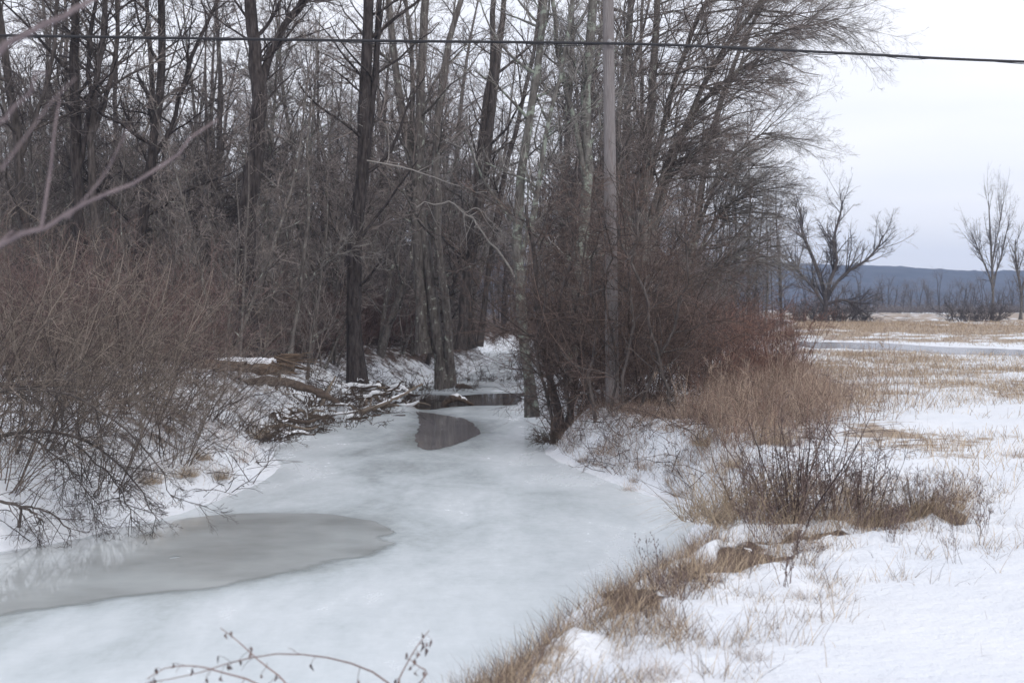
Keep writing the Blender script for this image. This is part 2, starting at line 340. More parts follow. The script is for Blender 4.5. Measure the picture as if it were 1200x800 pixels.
ad = n.new('ShaderNodeMath'); ad.operation = 'MULTIPLY_ADD'; lk(z.outputs['Fac'], ad.inputs[0]); ad.inputs[1].default_value = 1.2; lk(wa.outputs['Fac'], ad.inputs[2])
zf = n.new('ShaderNodeTexNoise'); zf.inputs['Scale'].default_value = 11; zf.inputs['Detail'].default_value = 9; zf.inputs['Roughness'].default_value = .75; lk(mpn.outputs[0], zf.inputs['Vector'])
ad0 = ad; ad = n.new('ShaderNodeMath'); ad.operation = 'MULTIPLY_ADD'; lk(zf.outputs['Fac'], ad.inputs[0]); ad.inputs[1].default_value = .55; 
sb = n.new('ShaderNodeMath'); sb.operation = 'SUBTRACT'; lk(ad0.outputs[0], sb.inputs[0]); sb.inputs[1].default_value = .275; lk(sb.outputs[0], ad.inputs[2])
r = n.new('ShaderNodeValToRGB'); e = r.color_ramp.elements; e[0].position = .36; e[0].color = (.76, .82, .86, 1); e[1].position = 1.15; e[1].color = (.38, .43, .43, 1)
e2 = e.new(.62); e2.color = (.65, .72, .755, 1); e3 = e.new(.85); e3.color = (.5, .555, .57, 1)
sc_ = n.new('ShaderNodeMath'); sc_.operation = 'MULTIPLY'; sc_.inputs[1].default_value = .85; lk(ad.outputs[0], sc_.inputs[0]); lk(sc_.outputs[0], r.inputs[0])
lk(r.outputs[0], b.inputs['Base Color'])
rr = n.new('ShaderNodeMapRange'); rr.inputs[1].default_value = .4; rr.inputs[2].default_value = 1.0; rr.inputs[3].default_value = .28; rr.inputs[4].default_value = .14; lk(ad.outputs[0], rr.inputs[0]); lk(rr.outputs[0], b.inputs['Roughness'])
b.inputs['Specular IOR Level'].default_value = .5
z3 = n.new('ShaderNodeTexNoise'); z3.inputs['Scale'].default_value = 6; z3.inputs['Detail'].default_value = 5; lk(tcn.outputs['Object'], z3.inputs['Vector'])
bp = n.new('ShaderNodeBump'); bp.inputs['Strength'].default_value = .15; bp.inputs['Distance'].default_value = .02; lk(z3.outputs['Fac'], bp.inputs['Height']); lk(bp.outputs[0], b.inputs['Normal'])
io = build('frozen_creek', [(V, Q, 0)], m); tag(io, kind='structure')
dd = np.minimum.reduce([sdf(V[:, 0], V[:, 1], POOL1), sdf(V[:, 0], V[:, 1], POOL2)*.8, sdf(V[:, 0], V[:, 1], POOL3)*.45])
wet = .30*np.exp(-np.clip(dd, 0, 9)/.35)-.16*sst(1.6, .0, np.abs(sdf(V[:, 0], V[:, 1])))+.12*np.exp(-((V[:, 0]+1.9)/1.6)**2)*sst(15, 20, V[:, 1])*sst(40, 30, V[:, 1])
at = io.data.attributes.new('wet', 'FLOAT', 'POINT'); at.data.foreach_set('value', wet.astype(np.float32))

def pool(name, poly, c1, c2, rough, zz, soft=.35):
    poly = np.array(resample(poly+[poly[0]], len(poly)*7))[:-1]
    poly = poly+.16*(np.stack([vnoise(poly[:, 0], poly[:, 1], .3, 1), vnoise(poly[:, 0], poly[:, 1], .3, 2)], -1)-.5)
    c = poly.mean(0); rings = [c+(poly-c)*s for s in (.02, .25, .45, .6, .7, .78, .84, .89, .93, .96, .98, 1)]
    N = len(poly); V = np.concatenate([np.column_stack([r_, np.full(N, zz)]) for r_ in rings])
    q = []
    for k in range(11):
        a = np.arange(N); a2 = (a+1) % N; q.append(np.stack([k*N+a, k*N+a2, (k+1)*N+a2, (k+1)*N+a], -1))
    m = bpy.data.materials.new(name); m.use_nodes = True; t = m.node_tree; n = t.nodes; b = n['Principled BSDF']; lk = t.links.new
    tcn = n.new('ShaderNodeTexCoord'); z = n.new('ShaderNodeTexNoise'); z.inputs['Scale'].default_value = .8; z.inputs['Detail'].default_value = 6; lk(tcn.outputs['Object'], z.inputs['Vector'])
    r = n.new('ShaderNodeValToRGB'); e = r.color_ramp.elements; e[0].position = .35; e[0].color = (*c1, 1); e[1].position = .65; e[1].color = (*c2, 1); lk(z.outputs['Fac'], r.inputs[0]); lk(r.outputs[0], b.inputs['Base Color'])
    b.inputs['Roughness'].default_value = rough; b.inputs['Specular IOR Level'].default_value = .5
    z3 = n.new('ShaderNodeTexNoise'); z3.inputs['Scale'].default_value = 1.6; z3.inputs['Detail'].default_value = 3; lk(tcn.outputs['Object'], z3.inputs['Vector'])
    bp = n.new('ShaderNodeBump'); bp.inputs['Strength'].default_value = .12; bp.inputs['Distance'].default_value = .02; lk(z3.outputs['Fac'], bp.inputs['Height']); lk(bp.outputs[0], b.inputs['Normal'])
    at_ = n.new('ShaderNodeAttribute'); at_.attribute_name = 'rim'; z4 = n.new('ShaderNodeTexNoise'); z4.inputs['Scale'].default_value = 1.7; z4.inputs['Detail'].default_value = 8; lk(tcn.outputs['Object'], z4.inputs['Vector'])
    ma = n.new('ShaderNodeMath'); ma.operation = 'MULTIPLY_ADD'; lk(z4.outputs['Fac'], ma.inputs[0]); ma.inputs[1].default_value = -.9; lk(at_.outputs['Fac'], ma.inputs[2])
    mr = n.new('ShaderNodeMapRange'); mr.inputs[1].default_value = -.42; mr.inputs[2].default_value = .05; mr.interpolation_type = 'SMOOTHSTEP'; lk(ma.outputs[0], mr.inputs[0]); lk(mr.outputs[0], b.inputs['Alpha'])
    o = build(name, [(V, np.concatenate(q), 0)], m); tag(o, kind='structure')
    far_edge = sst(.2, -.6, V[:, 1]-np.interp(V[:, 0], [-9, -5, -3, -1], [16, 17.5, 18.0, 17.2])) if name == 'meltwater_pool' else np.full(len(V), 0.)
    sf = soft*.12*(1-far_edge)+soft*1.3*far_edge
    dd = -sdf(V[:, 0], V[:, 1], poly)/sf
    aa = o.data.attributes.new('rim', 'FLOAT', 'POINT'); aa.data.foreach_set('value', np.clip(dd, 0, 1.6).astype(np.float32)); return o
pool('meltwater_pool', POOL1, (.36, .385, .385), (.52, .56, .565), .05, .005, .5)
pool('dark_melt_hole', POOL2, (.2, .19, .195), (.29, .275, .285), .06, .005, .35)
pool('open_water_strip', POOL3, (.04, .036, .034), (.07, .065, .06), .05, .005, .12)
pool('field_puddle', PUD, (.09, .09, .1), (.17, .17, .19), .18, PZ, .3)

# ------------------------------------------------------------------ trees
def crown_from(Pt, R, p, rng, bias=None):
    """limbs, branches and twigs from stems Pt (N,K,3)"""
    g = []
    st, d, ln, r = kids(Pt, R, p.get('n1', 16), p.get('t0', .25), 1., p.get('a1', (35, 70)), (1, 1), .5, .012*p.get('rs', 1), rng=rng, bias=bias)
    l1 = p.get('l1', (1.5, 3.8)); ln = l1[0]+(l1[1]-l1[0])*rng.random(len(ln))
    r = np.minimum(r, (ln*.016+.008)*p.get('rs', 1))
    A, RA = grow(st, d, ln, r, .3, 7, p.get('w1', .13), p.get('trop1', (0, 0, .05)), rng); g.append((*tube(A, RA, 5), 0))
    st, d, ln, r = kids(A, RA, p.get('n2', 7), .15, 1., (25, 60), (.35, .6), .6, .006*p.get('rs', 1), rng=rng, bias=None if bias is None else np.array(bias)*.5)
    B, RB = grow(st, d, ln, r, .4, 5, .15, p.get('trop2', (0, 0, .04)), rng); g.append((*tube(B, RB, 3), 1))
    st, d, ln, r = kids(B, RB, p.get('n3', 5), .1, 1., (20, 55), (.4, .75), .65, .0045*p.get('rs', 1), rng=rng, bias=None if bias is None else np.array(bias)*.3)
    c, RC = grow(st, d, ln, r, .5, 4, .15, p.get('trop2', (0, 0, .04)), rng); g.append((*tube(c, RC, 3), 1))
    if p.get('n4', 3):
        st, d, ln, r = kids(c, RC, p.get('n4', 3), .1, 1., (20, 50), (.4, .8), .7, p.get('rt', .0032)*p.get('rs', 1), rng=rng)
        e, RE = grow(st, d, ln, r, .6, 3, .12, (0, 0, .03), rng); g.append((*tube(e, RE, 3), 1))
    return g
def make_tree(name, label, cat, bark, twig, H=15, r0=.18, p={}, seed=1, group=None, fork=0):
    rng = np.random.default_rng(seed)
    root = empty(name); tag(root, label, cat, group)
    n = 1+fork
    st = np.zeros((n, 3)); st[:, 2] = -.3
    d = np.tile([0, 0, 1.], (n, 1))+.10*rng.standard_normal((n, 3))*(1 if fork == 0 else 1.6)
    ln = H*(.8+.25*rng.random(n)); ln[0] = H
    r = np.full(n, r0); r[1:] *= .7
    T, RT = grow(st, d, ln, r, .18, 12, .055, (0, 0, .035), rng)
    RT[:, 0] *= 1.35
    build('trunk', [(*tube(T, RT, 9, .03, rng), 0)], bark, root)
    build('crown', crown_from(T, RT, p, rng), [bark, twig], root)
    return root
def copy_tree(o, parent=None):
    c = o.copy(); COL.objects.link(c); c.parent = parent
    for ch in list(o.children):
        k = ch.copy(); COL.objects.link(k); k.parent = c
    return c
def place(root, i, x, y, s=1, rz=0, label=None, group=None, sink=.0, tilt=0):
    o = root if i == 0 else copy_tree(root)
    o.location = (x, y, gz(x, y)-sink); o.rotation_euler = (tilt*math.sin(rz*3), tilt*math.cos(rz*5), rz); o.scale = (s, s, s)
    if label: o['label'] = label
    if group: o['group'] = group
    return o

def custom_tree(name, label, stems, D, bark, twig, p={}, seed=1, bias=None, group=None, cat='tree', Dj=.6):
    """stems: list of [(px, py, width px), ...] bottom first"""
    rng = np.random.default_rng(seed)
    pts0 = stems[0][0]; b0 = P(pts0[0], pts0[1], D); root = empty(name, tuple(b0)); tag(root, label, cat, group)
    K = 16; Ps, Rs = [], []
    for si, s in enumerate(stems):
        dj = rng.uniform(-Dj, Dj) if si else 0
        w = [P(a, b_, D+(dj*min(1, k/1.5))) for k, (a, b_, _) in enumerate(s)]
        q = resample(w, K); q[1:, :2] += .02*rng.standard_normal((K-1, 2))
        rad = np.interp(np.linspace(0, len(s)-1, K), range(len(s)), [c*.37*D/F for _, _, c in s])
        if si == 0 or s[0][1] > 380: rad[0] *= 1.4; q[0, 2] -= .25
        Ps.append(q-b0); Rs.append(rad)
    Pt, R = np.array(Ps), np.array(Rs)
    for k in range(len(stems)):
        build('trunk', [(*tube(Pt[k], R[k], 10, .035, rng), 0)], bark, root)
    build('crown', crown_from(Pt, R, p, rng, bias), [bark, twig], root)
    return root

B, BP, BM = M['bark'], M['barkpale'], M['barkmid']; TW, TP, TD = M['twig'], M['twigpale'], M['twigdark']
custom_tree('tall_tree', 'dark tall tree with a Y fork high above the left thicket', [
    [(289, 398, 32), (289, 320, 31), (290, 250, 30), (298, 190, 27), (304, 130, 26), (300, 90, 24), (298, 50, 20), (293, 0, 18), (290, -120, 13)],
    [(303, 105, 16), (312, 78, 14), (322, 52, 13), (336, 26, 11), (356, -3, 10), (385, -60, 8)]], 36.5, M['barkblack'], TD, dict(n1=11, t0=.3, n2=6, n3=5, n4=3, l1=(1, 3)), 21)
custom_tree('tall_tree', 'straight brown tree rising behind the driftwood on the left bank', [
    [(419, 440, 27), (416, 380, 24), (414, 330, 23), (418, 260, 21), (424, 190, 20), (428, 120, 19), (430, 50, 17), (432, -40, 14), (436, -140, 10)],
    [(421, 230, 12), (432, 160, 11), (438, 90, 10), (444, 0, 9), (452, -100, 7)]], 40, M['barkblack'], TW, dict(n1=12, t0=.2, n2=6, n3=5, n4=3), 22)
custom_tree('clump_tree', 'many stemmed pale barked tree on the snowy point at the creek bend', [
    [(520, 446, 22), (512, 390, 18), (505, 340, 18), (497, 280, 17), (488, 220, 15), (474, 150, 13), (464, 80, 11), (456, 0, 10), (448, -110, 7)],
    [(497, 405, 20), (492, 340, 18), (490, 260, 17), (491, 180, 16), (494, 90, 14), (499, 0, 12), (505, -120, 8)],
    [(528, 442, 15), (524, 380, 13), (517, 320, 13), (514, 250, 13), (512, 180, 11), (516, 110, 10), (528, 40, 9), (548, -30, 8), (565, -120, 6)],
    [(511, 400, 10), (502, 320, 10), (486, 240, 9), (482, 160, 8), (484, 80, 7), (474, 0, 6), (468, -100, 5)]], 46, BM, TW, dict(n1=9, t0=.25, n2=6, n3=5, n4=3), 23)
custom_tree('clump_tree', 'dark twin stemmed tree leaning right behind the creek bend', [
    [(541, 402, 18), (545, 350, 16), (552, 300, 15), (562, 240, 15), (572, 170, 14), (580, 100, 11), (588, 30, 9), (598, -90, 7)],
    [(552, 400, 13), (548, 330, 12), (556, 250, 12), (565, 160, 11), (576, 80, 10), (579, 0, 8), (585, -100, 6)],
    [(562, 398, 9), (575, 300, 8), (590, 210, 8), (610, 130, 7), (625, 60, 6), (640, -60, 5)]], 53, B, TW, dict(n1=9, t0=.2, n2=6, n3=5, n4=3), 24)
custom_tree('lichen_tree', 'pale lichen covered tree at the water edge left of the pole', [
    [(624, 476, 19), (618, 430, 17), (612, 380, 16), (607, 320, 16), (606, 260, 16), (612, 190, 14), (624, 120, 12), (634, 50, 11), (642, -40, 9), (650, -130, 7)],
    [(609, 300, 9), (622, 260, 9), (633, 210, 8), (640, 150, 7), (655, 90, 6), (668, 20, 6), (680, -80, 5)]], 34, BP, TP, dict(n1=12, t0=.25, n2=6, n3=6, n4=3, l1=(1, 2.8)), 25)
custom_tree('lichen_tree', 'greenish pale mottled tree just left of the pole top', [
    [(668, 470, 17), (672, 400, 17), (678, 320, 17), (685, 250, 17), (689, 180, 16), (687, 120, 16), (692, 60, 15), (694, 0, 14), (696, -120, 11)],
    [(686, 210, 9), (675, 150, 8), (660, 90, 8), (650, 20, 7), (640, -80, 6)]], 35, BP, TP, dict(n1=12, t0=.25, n2=6, n3=6, n4=3, l1=(1, 2.6)), 26)
custom_tree('leaning_tree', 'short dark trunk wrapped in vines leaning over the ice', [
    [(656, 512, 19), (652, 480, 15), (645, 445, 12), (637, 405, 11), (630, 360, 9), (626, 300, 7), (618, 240, 5)],
    [(662, 503, 10), (672, 460, 8), (684, 400, 7), (690, 340, 5), (700, 290, 4)]], 30, B, M['bramble'], dict(n1=14, t0=.15, n2=7, n3=5, n4=2, l1=(.6, 1.7), trop1=(0, 0, -.06), trop2=(0, 0, -.08)), 27)
# the broad tree whose branches sweep out over the field
custom_tree('spreading_tree', 'broad tree with fine branches sweeping right over the field', [
    [(752, 440, 20), (752, 360, 18), (752, 280, 17), (756, 200, 15), (762, 120, 13), (768, 40, 11), (775, -60, 9)],
    [(754, 320, 12), (768, 260, 11), (786, 200, 10), (806, 140, 9), (832, 85, 8), (866, 35, 7), (905, -15, 6)],
    [(753, 300, 10), (772, 220, 9), (795, 160, 8), (828, 115, 7), (862, 85, 5), (895, 70, 3)],
    [(756, 230, 10), (772, 170, 9), (790, 100, 8), (812, 40, 8), (840, -20, 7), (880, -80, 6)],
    [(752, 340, 10), (735, 250, 9), (726, 170, 8), (730, 80, 7), (740, 0, 6), (750, -80, 5)]], 39, BM, TW,
    dict(n1=34, t0=.15, n2=9, n3=6, n4=3, l1=(1.3, 3.2), a1=(25, 70), w1=.16, trop1=(.03, 0, -.015), trop2=(.02, 0, .0), rs=.62), 28, bias=(.42, 0, .1))
custom_tree('spreading_tree', 'slim sweeping tree reaching over the field behind the broad one', [
    [(800, 420, 13), (806, 340, 12), (815, 270, 11), (826, 200, 10), (842, 130, 9), (862, 70, 7), (890, 10, 6), (930, -40, 5)],
    [(806, 330, 7), (826, 280, 6), (850, 245, 5), (875, 228, 4), (900, 222, 2)],
    [(812, 290, 7), (832, 230, 6), (858, 185, 4), (888, 160, 3), (912, 155, 2)],
    [(806, 350, 6), (828, 320, 5), (856, 300, 4), (885, 292, 2)],
    [(845, 110, 6), (880, 62, 5), (915, 38, 4), (950, 30, 3), (985, 22, 2)]], 46, BM, TP,
    dict(n1=36, t0=.1, n2=9, n3=6, n4=3, l1=(1.3, 3.0), a1=(25, 70), w1=.16, trop1=(.03, 0, -.02), trop2=(.02, 0, -.01), rs=.65), 29, bias=(.45, 0, .03))
custom_tree('young_tree', 'thin crooked tree beside the snow topped log', [
    [(338, 414, 9), (345, 385, 7), (352, 345, 6), (355, 300, 6), (362, 240, 5), (360, 180, 4), (366, 110, 3)],
    [(350, 350, 4), (370, 320, 4), (395, 300, 3), (420, 292, 2)]], 38, BM, TP, dict(n1=9, t0=.2, n2=5, n3=4, n4=2, l1=(.7, 1.8)), 30)
custom_tree('tall_tree', 'dark forked tree rising behind the left thicket top', [
    [(160, 330, 17), (166, 270, 16), (172, 210, 15), (182, 150, 14), (189, 90, 13), (190, 30, 12), (188, -60, 10)],
    [(176, 190, 8), (200, 150, 7), (215, 100, 7), (232, 50, 6), (260, -10, 5), (285, -70, 4)]], 42, M['barkblack'], TD, dict(n1=13, t0=.1, n2=7, n3=5, n4=3), 31)
custom_tree('tall_tree', 'black trunked tree second from the left edge', [
    [(96, 330, 19), (92, 250, 18), (89, 170, 17), (87, 90, 15), (88, 10, 13), (90, -90, 10)],
    [(92, 200, 9), (104, 130, 8), (104, 60, 7), (112, 0, 6), (120, -70, 5)]], 41, M['barkblack'], TD, dict(n1=13, t0=.1, n2=7, n3=5, n4=3), 32)
custom_tree('tall_tree', 'leaning dark tree between the left edge trunks and the forked one', [
    [(118, 340, 14), (112, 260, 13), (106, 190, 12), (110, 120, 11), (120, 50, 9), (126, -30, 8), (130, -90, 6)],
    [(108, 160, 8), (128, 100, 8), (137, 40, 7), (136, -60, 5)]], 41, B, TD, dict(n1=12, t0=.1, n2=7, n3=5, n4=3), 33)
custom_tree('tall_tree', 'dark tree standing at the left edge of the photo', [
    [(35, 340, 18), (26, 250, 17), (20, 160, 15), (8, 80, 13), (-4, 0, 12), (-12, -90, 9)],
    [(22, 190, 9), (45, 130, 8), (62, 60, 7), (70, -30, 6)]], 40, B, TD, dict(n1=13, t0=.1, n2=7, n3=5, n4=3), 34)
custom_tree('tall_tree', 'brown tree behind the pole with upright limbs', [
    [(722, 430, 15), (724, 340, 14), (730, 240, 13), (735, 140, 12), (738, 40, 10), (742, -70, 8)],
    [(727, 300, 7), (745, 220, 7), (752, 130, 6), (752, 30, 5), (760, -60, 4)]], 43, BM, TW, dict(n1=14, t0=.2, n2=7, n3=5, n4=3, l1=(1, 3)), 35)
custom_tree('fallen_limb', 'pale bare limb slanting down across the trunks at the creek bend', [
    [(488, 232, 1.5), (510, 240, 2), (528, 236, 2.5), (543, 250, 3), (556, 258, 3), (572, 282, 3), (588, 298, 3.5), (606, 330, 4)], [(543, 250, 2), (560, 244, 2), (578, 262, 1.5), (592, 276, 1)], [(430, 188, 2), (462, 194, 2.5), (486, 200, 2), (520, 212, 1.5), (560, 226, 1)]], 37, TP, TP, dict(n1=12, t0=.05, n2=5, n3=4, n4=0, l1=(.4, 1.3), rs=.6), 36, cat='limb')

# woods: seven kinds of tree, copied
def region(px):
    for lim, t in ((140, 'at the far left'), (285, 'left of the Y forked tree'), (420, 'between the Y forked and straight brown trees'), (520, 'left behind the bend clump'), (620, 'right behind the bend clump'), (715, 'between lichen tree and pole')):
        if px < lim: return t
    return 'right of the pole'
kinds = []
for i, (H, r0, fk, bk, tw) in enumerate([(17, .2, 0, B, TW), (15, .14, 1, BM, TW), (19, .24, 0, BM, TW), (13, .1, 0, B, TW), (16, .17, 2, B, TD), (18, .16, 0, BP, TP), (14, .12, 1, BM, TD)]):
    kinds.append(make_tree('woodland_tree', 'bare tree', 'tree', bk, tw, H, r0, dict(n1=34 if fk == 0 else 18, t0=.08, n2=7, n3=5, n4=3, l1=(1.2, 3.6), rt=.006), 100+i, None, fk))
sap = []
for i in range(3):
    sap.append(make_tree('sapling', 'thin sapling', 'sapling', BM, TW, [7, 8.5, 6][i], [.045, .055, .04][i], dict(n1=20, t0=.1, n2=5, n3=4, n4=2, l1=(.5, 1.6), rt=.004), 200+i, None, [0, 1, 2][i]))
trees_lab = ['tall grey single woodland tree', 'slim grey two stemmed woodland tree', 'stout brown woodland tree', 'short dark woodland tree', 'dark triple stemmed woodland tree', 'pale barked woodland tree', 'thin brown two stemmed woodland tree']
cnt = [0]*7; n_ = 0; tries = 0; placed = []
while n_ < 280 and tries < 6000:
    tries += 1
    D = 50+85*random.random()**1.2; px = random.uniform(-230, 960); x = (px-600)*D/F
    if float(woods(np.array([x]), np.array([D]))[0]) < .8 or float(sdf(np.array([x]), np.array([D]))[()][0]) < 1.0: continue
    if any((x-a)**2+(D-b_)**2 < 4 for a, b_ in placed): continue
    placed.append((x, D)); k = random.choice([0, 1, 2, 3, 4, 5, 6, 3, 6, 1]); s = random.uniform(.75, 1.15)
    if px > 740 and random.random() < .6: placed.pop(); continue
    if px > 840: s *= .5
    elif px > 740: s *= .62
    rg = region(px); lb = trees_lab[k]+' '+rg
    place(kinds[k], cnt[k], x, D, s, random.uniform(0, 6.28), lb, lb.replace(' tree ', ' trees ').replace('bare ', '')); cnt[k] += 1; n_ += 1
cs = [0]*3; n_ = 0
while n_ < 125:
    D = 33+45*random.random(); px = random.uniform(-40, 900); x = (px-600)*D/F
    if float(woods(np.array([x]), np.array([D]))[0]) < .8 or float(sdf(np.array([x]), np.array([D]))[0]) < 1.0: continue
    k = random.randrange(3)
    place(sap[k], cs[k], x, D, random.uniform(.7, 1.2), random.uniform(0, 6.28), ['single stemmed woodland sapling ', 'forked woodland sapling ', 'low many stemmed woodland sapling '][k]+region(px),
          ['single stemmed saplings ', 'forked saplings ', 'many stemmed saplings '][k]+region(px), tilt=.06); cs[k] += 1; n_ += 1

# deep woods: one mass
rng = np.random.default_rng(5)
N = 350; Dd = 105+110*rng.random(N); pxx = rng.uniform(-330, 930, N); xs = (pxx-600)*Dd/F
ok = woods(xs, np.minimum(Dd, 170)) > .7; xs, Dd = xs[ok], Dd[ok]
st = np.stack([xs, Dd, height(xs, Dd)-.3], -1); n0 = len(st)
T, RT = grow(st, np.tile([0, 0, 1.], (n0, 1))+.05*rng.standard_normal((n0, 3)), rng.uniform(10, 17, n0), rng.uniform(.08, .2, n0), .2, 6, .04, (0, 0, .03), rng)
g = [(*tube(T, RT, 5), 0)]
s1, d1, l1, r1 = kids(T, RT, 22, .03, 1, (35, 75), (.12, .25), .4, .02, rng=rng); A, RA = grow(s1, d1, l1, r1, .4, 4, .12, (0, 0, .06), rng); g.append((*tube(A, RA, 3), 1))
s1, d1, l1, r1 = kids(A, RA, 6, .1, 1, (25, 60), (.4, .8), .6, .012, rng=rng); A, RA = grow(s1, d1, l1, r1, .5, 3, .12, (0, 0, .05), rng); g.append((*tube(A, RA, 3), 1))
s1, d1, l1, r1 = kids(A, RA, 3, .1, 1, (25, 60), (.4, .9), .7, .009, rng=rng); A, RA = grow(s1, d1, l1, r1, .6, 3, .12, (0, 0, .05), rng); g.append((*tube(A, RA, 3), 1))
tag(build('distant_woods', g, [B, TW]), 'hazy mass of bare trees closing the view deep in the woods', 'woods', kind='stuff')

# ------------------------------------------------------------------ shrubs
def shrub(name, label, cat, m1, n=34, H=(1.6, 2.6), spread=.35, lean=.5, w=.1, trop=(0, 0, -.02), n2=9, n3=5, r0=.011, rt=.003, seed=1, group=None, t2=(0, 0, .0), m2=None, n4=0, aim=None, dome=0):
    rng = np.random.default_rng(seed); root = empty(name); tag(root, label, cat, group)
    a = rng.uniform(0, 2*np.pi, n); rr = spread*np.sqrt(rng.random(n)); st = np.stack([rr*np.cos(a), rr*np.sin(a), np.full(n, -.12)], -1)
    d = np.stack([np.cos(a)*lean*rng.random(n), np.sin(a)*lean*rng.random(n), np.ones(n)], -1)+.15*rng.standard_normal((n, 3))
    if aim is not None: d = d+np.array(aim)
    S, RS = grow(st, d, rng.uniform(*H, n), rng.uniform(.6, 1.2, n)*r0, .35, 9, w, trop, rng)
    build('stems', [(*tube(S, RS, 4), 0)], m1, root)
    s1, d1, l1, r1 = kids(S, RS, n2, .1, 1, (25, 70), (.2, .5), .6, rt*1.2, rng=rng); A, RA = grow(s1, d1, l1, r1, .5, 5, w*1.1, t2, rng); g = [(*tube(A, RA, 3), 0)]
    s1, d1, l1, r1 = kids(A, RA, n3, .1, 1, (25, 70), (.3, .7), .7, rt, rng=rng); A, RA = grow(s1, d1, l1, r1, .6, 4, w, t2, rng); g.append((*tube(A, RA, 3), 0))
    if n4:
        s1, d1, l1, r1 = kids(A, RA, n4, .1, 1, (20, 60), (.4, .8), .7, rt, rng=rng); A, RA = grow(s1, d1, l1, r1, .6, 3, w, t2, rng); g.append((*tube(A, RA, 3), 0))
    build('twigs', g, m2 or m1, root)
    return root
def put(root, i, px, py, z=None, D=None, s=1, rz=None, label=None, group=None):
    """stands a thing on the ground where the picture shows its foot"""
    if D is None:
        D = 20.
        for _ in range(12):
            x = (px-600)*D/F; D = .5*D+.5*max(5, (ZC-gz(x, D))*F/(py-HOR))
    x = (px-600)*D/F
    return place(root, i, x, D, s, random.uniform(0, 6.28) if rz is None else rz, label, group)
# left thicket
wa_ = shrub('willow_shrub', '', 'shrub', M['willow'], 34, (1.6, 3.1), .55, .9, .12, (.0, 0, -.045), 7, 5, .010, .0026, 301, aim=(.25, -.05, 0))
wb_ = shrub('willow_shrub', '', 'shrub', M['willow'], 30, (1.3, 2.7), .6, 1.1, .13, (.0, 0, -.05), 7, 5, .010, .0026, 302, aim=(.3, 0, 0))
da_ = shrub('red_shrub', '', 'shrub', M['dogwood'], 36, (1.9, 3.3), .7, .6, .11, (0, 0, -.01), 8, 5, .009, .003, 303)
db_ = shrub('red_shrub', '', 'shrub', M['dogwood'], 32, (1.5, 2.7), .7, .8, .12, (0, 0, -.02), 8, 5, .009, .003, 304)
i = 0
for px, py, D, s, lb in [(205, 0, 20.8, .62, 'low willow shrub hanging its twigs over the ice right of the middle'), (-5, 0, 17.2, .8, 'low dark willow shrub in the lower left corner of the thicket'), (120, 0, 18.6, .72, 'low willow shrub trailing twigs to the snow in front of the thicket'), (25, 565, 18.5, 1.0, 'large grey green willow shrub leaning over the bank at the left edge'), (95, 545, 19.8, .95, 'grey willow shrub second from the left edge, arching over the snowy bank'),
                         (-60, 565, 17.8, 1.05, 'willow shrub cut off by the left edge of the photo'), (165, 520, 22, .95, 'grey willow shrub in the middle of the left thicket front'),
                         (60, 500, 23, 1.05, 'tall willow shrub just behind the left front pair')]:
    put(wa_, i, px, py, D=D, s=s, label=lb, rz=random.uniform(-.4, .4)); i += 1
i = 0
for px, D, s, lb in [(215, 24.5, .9, 'willow shrub spilling right toward the ice in the left thicket'), (262, 27.5, .72, 'small arching willow shrub at the right end of the left thicket'), (130, 24.5, 1.05, 'bushy willow shrub in the second row of the left thicket')]:
    put(wb_, i, px, 0, D=D, s=s, label=lb, rz=random.uniform(-.4, .4)); i += 1
i = 0
for k, (px, D, s) in enumerate([(-30, 27, 1.1), (30, 28, 1.0), (85, 29, 1.15), (140, 29, 1.05), (190, 30, 1.05), (235, 31, .9), (0, 33, 1.2), (110, 34, 1.15), (205, 36, 1.1), (262, 35, .85), (55, 38, 1.3), (160, 40, 1.2)]):
    r_ = (da_, db_)[k % 2]; lb = ['reddish twiggy shrub with upright stems in the left thicket', 'low spreading reddish shrub in the left thicket'][k % 2]
    put(r_, k//2, px, 0, D=D, s=s, label=lb, group=['upright reddish shrubs on the left bank', 'low reddish shrubs on the left bank'][k % 2])
# bare arching limbs over the left bank
custom_tree('arching_limb', 'dark bare limb arching from the left edge down to the pool', [
    [(-40, 520, 7), (0, 511, 6), (40, 505, 6), (75, 508, 5), (110, 522, 4), (140, 545, 3), (165, 575, 2.5), (184, 612, 1)],
    [(70, 508, 4), (105, 535, 3), (130, 560, 2.5), (150, 590, 2), (165, 622, 1)],
    [(20, 507, 4), (60, 530, 3), (95, 565, 2), (120, 600, 1)],
    [(-30, 470, 5), (20, 455, 4), (80, 462, 4), (130, 490, 3), (180, 540, 2), (205, 590, 1)]], 17.0, B, TD, dict(n1=20, t0=.1, n2=7, n3=5, n4=2, l1=(.3, .9), trop1=(.03, 0, -.05), trop2=(0, 0, -.02), rs=.42), 41, cat='limb', Dj=.15)
custom_tree('low_limb', 'short forked limb poking over the snow at the lower left edge', [
    [(-30, 578, 6), (0, 587, 5), (20, 592, 5), (38, 600, 4), (50, 612, 2)],
    [(22, 592, 4), (45, 596, 3), (66, 606, 3), (82, 622, 2)]], 16.2, B, TD, dict(n1=12, t0=.1, n2=6, n3=5, n4=0, l1=(.25, .7), trop1=(0, 0, -.02), rs=.4), 42, cat='limb', Dj=.1)
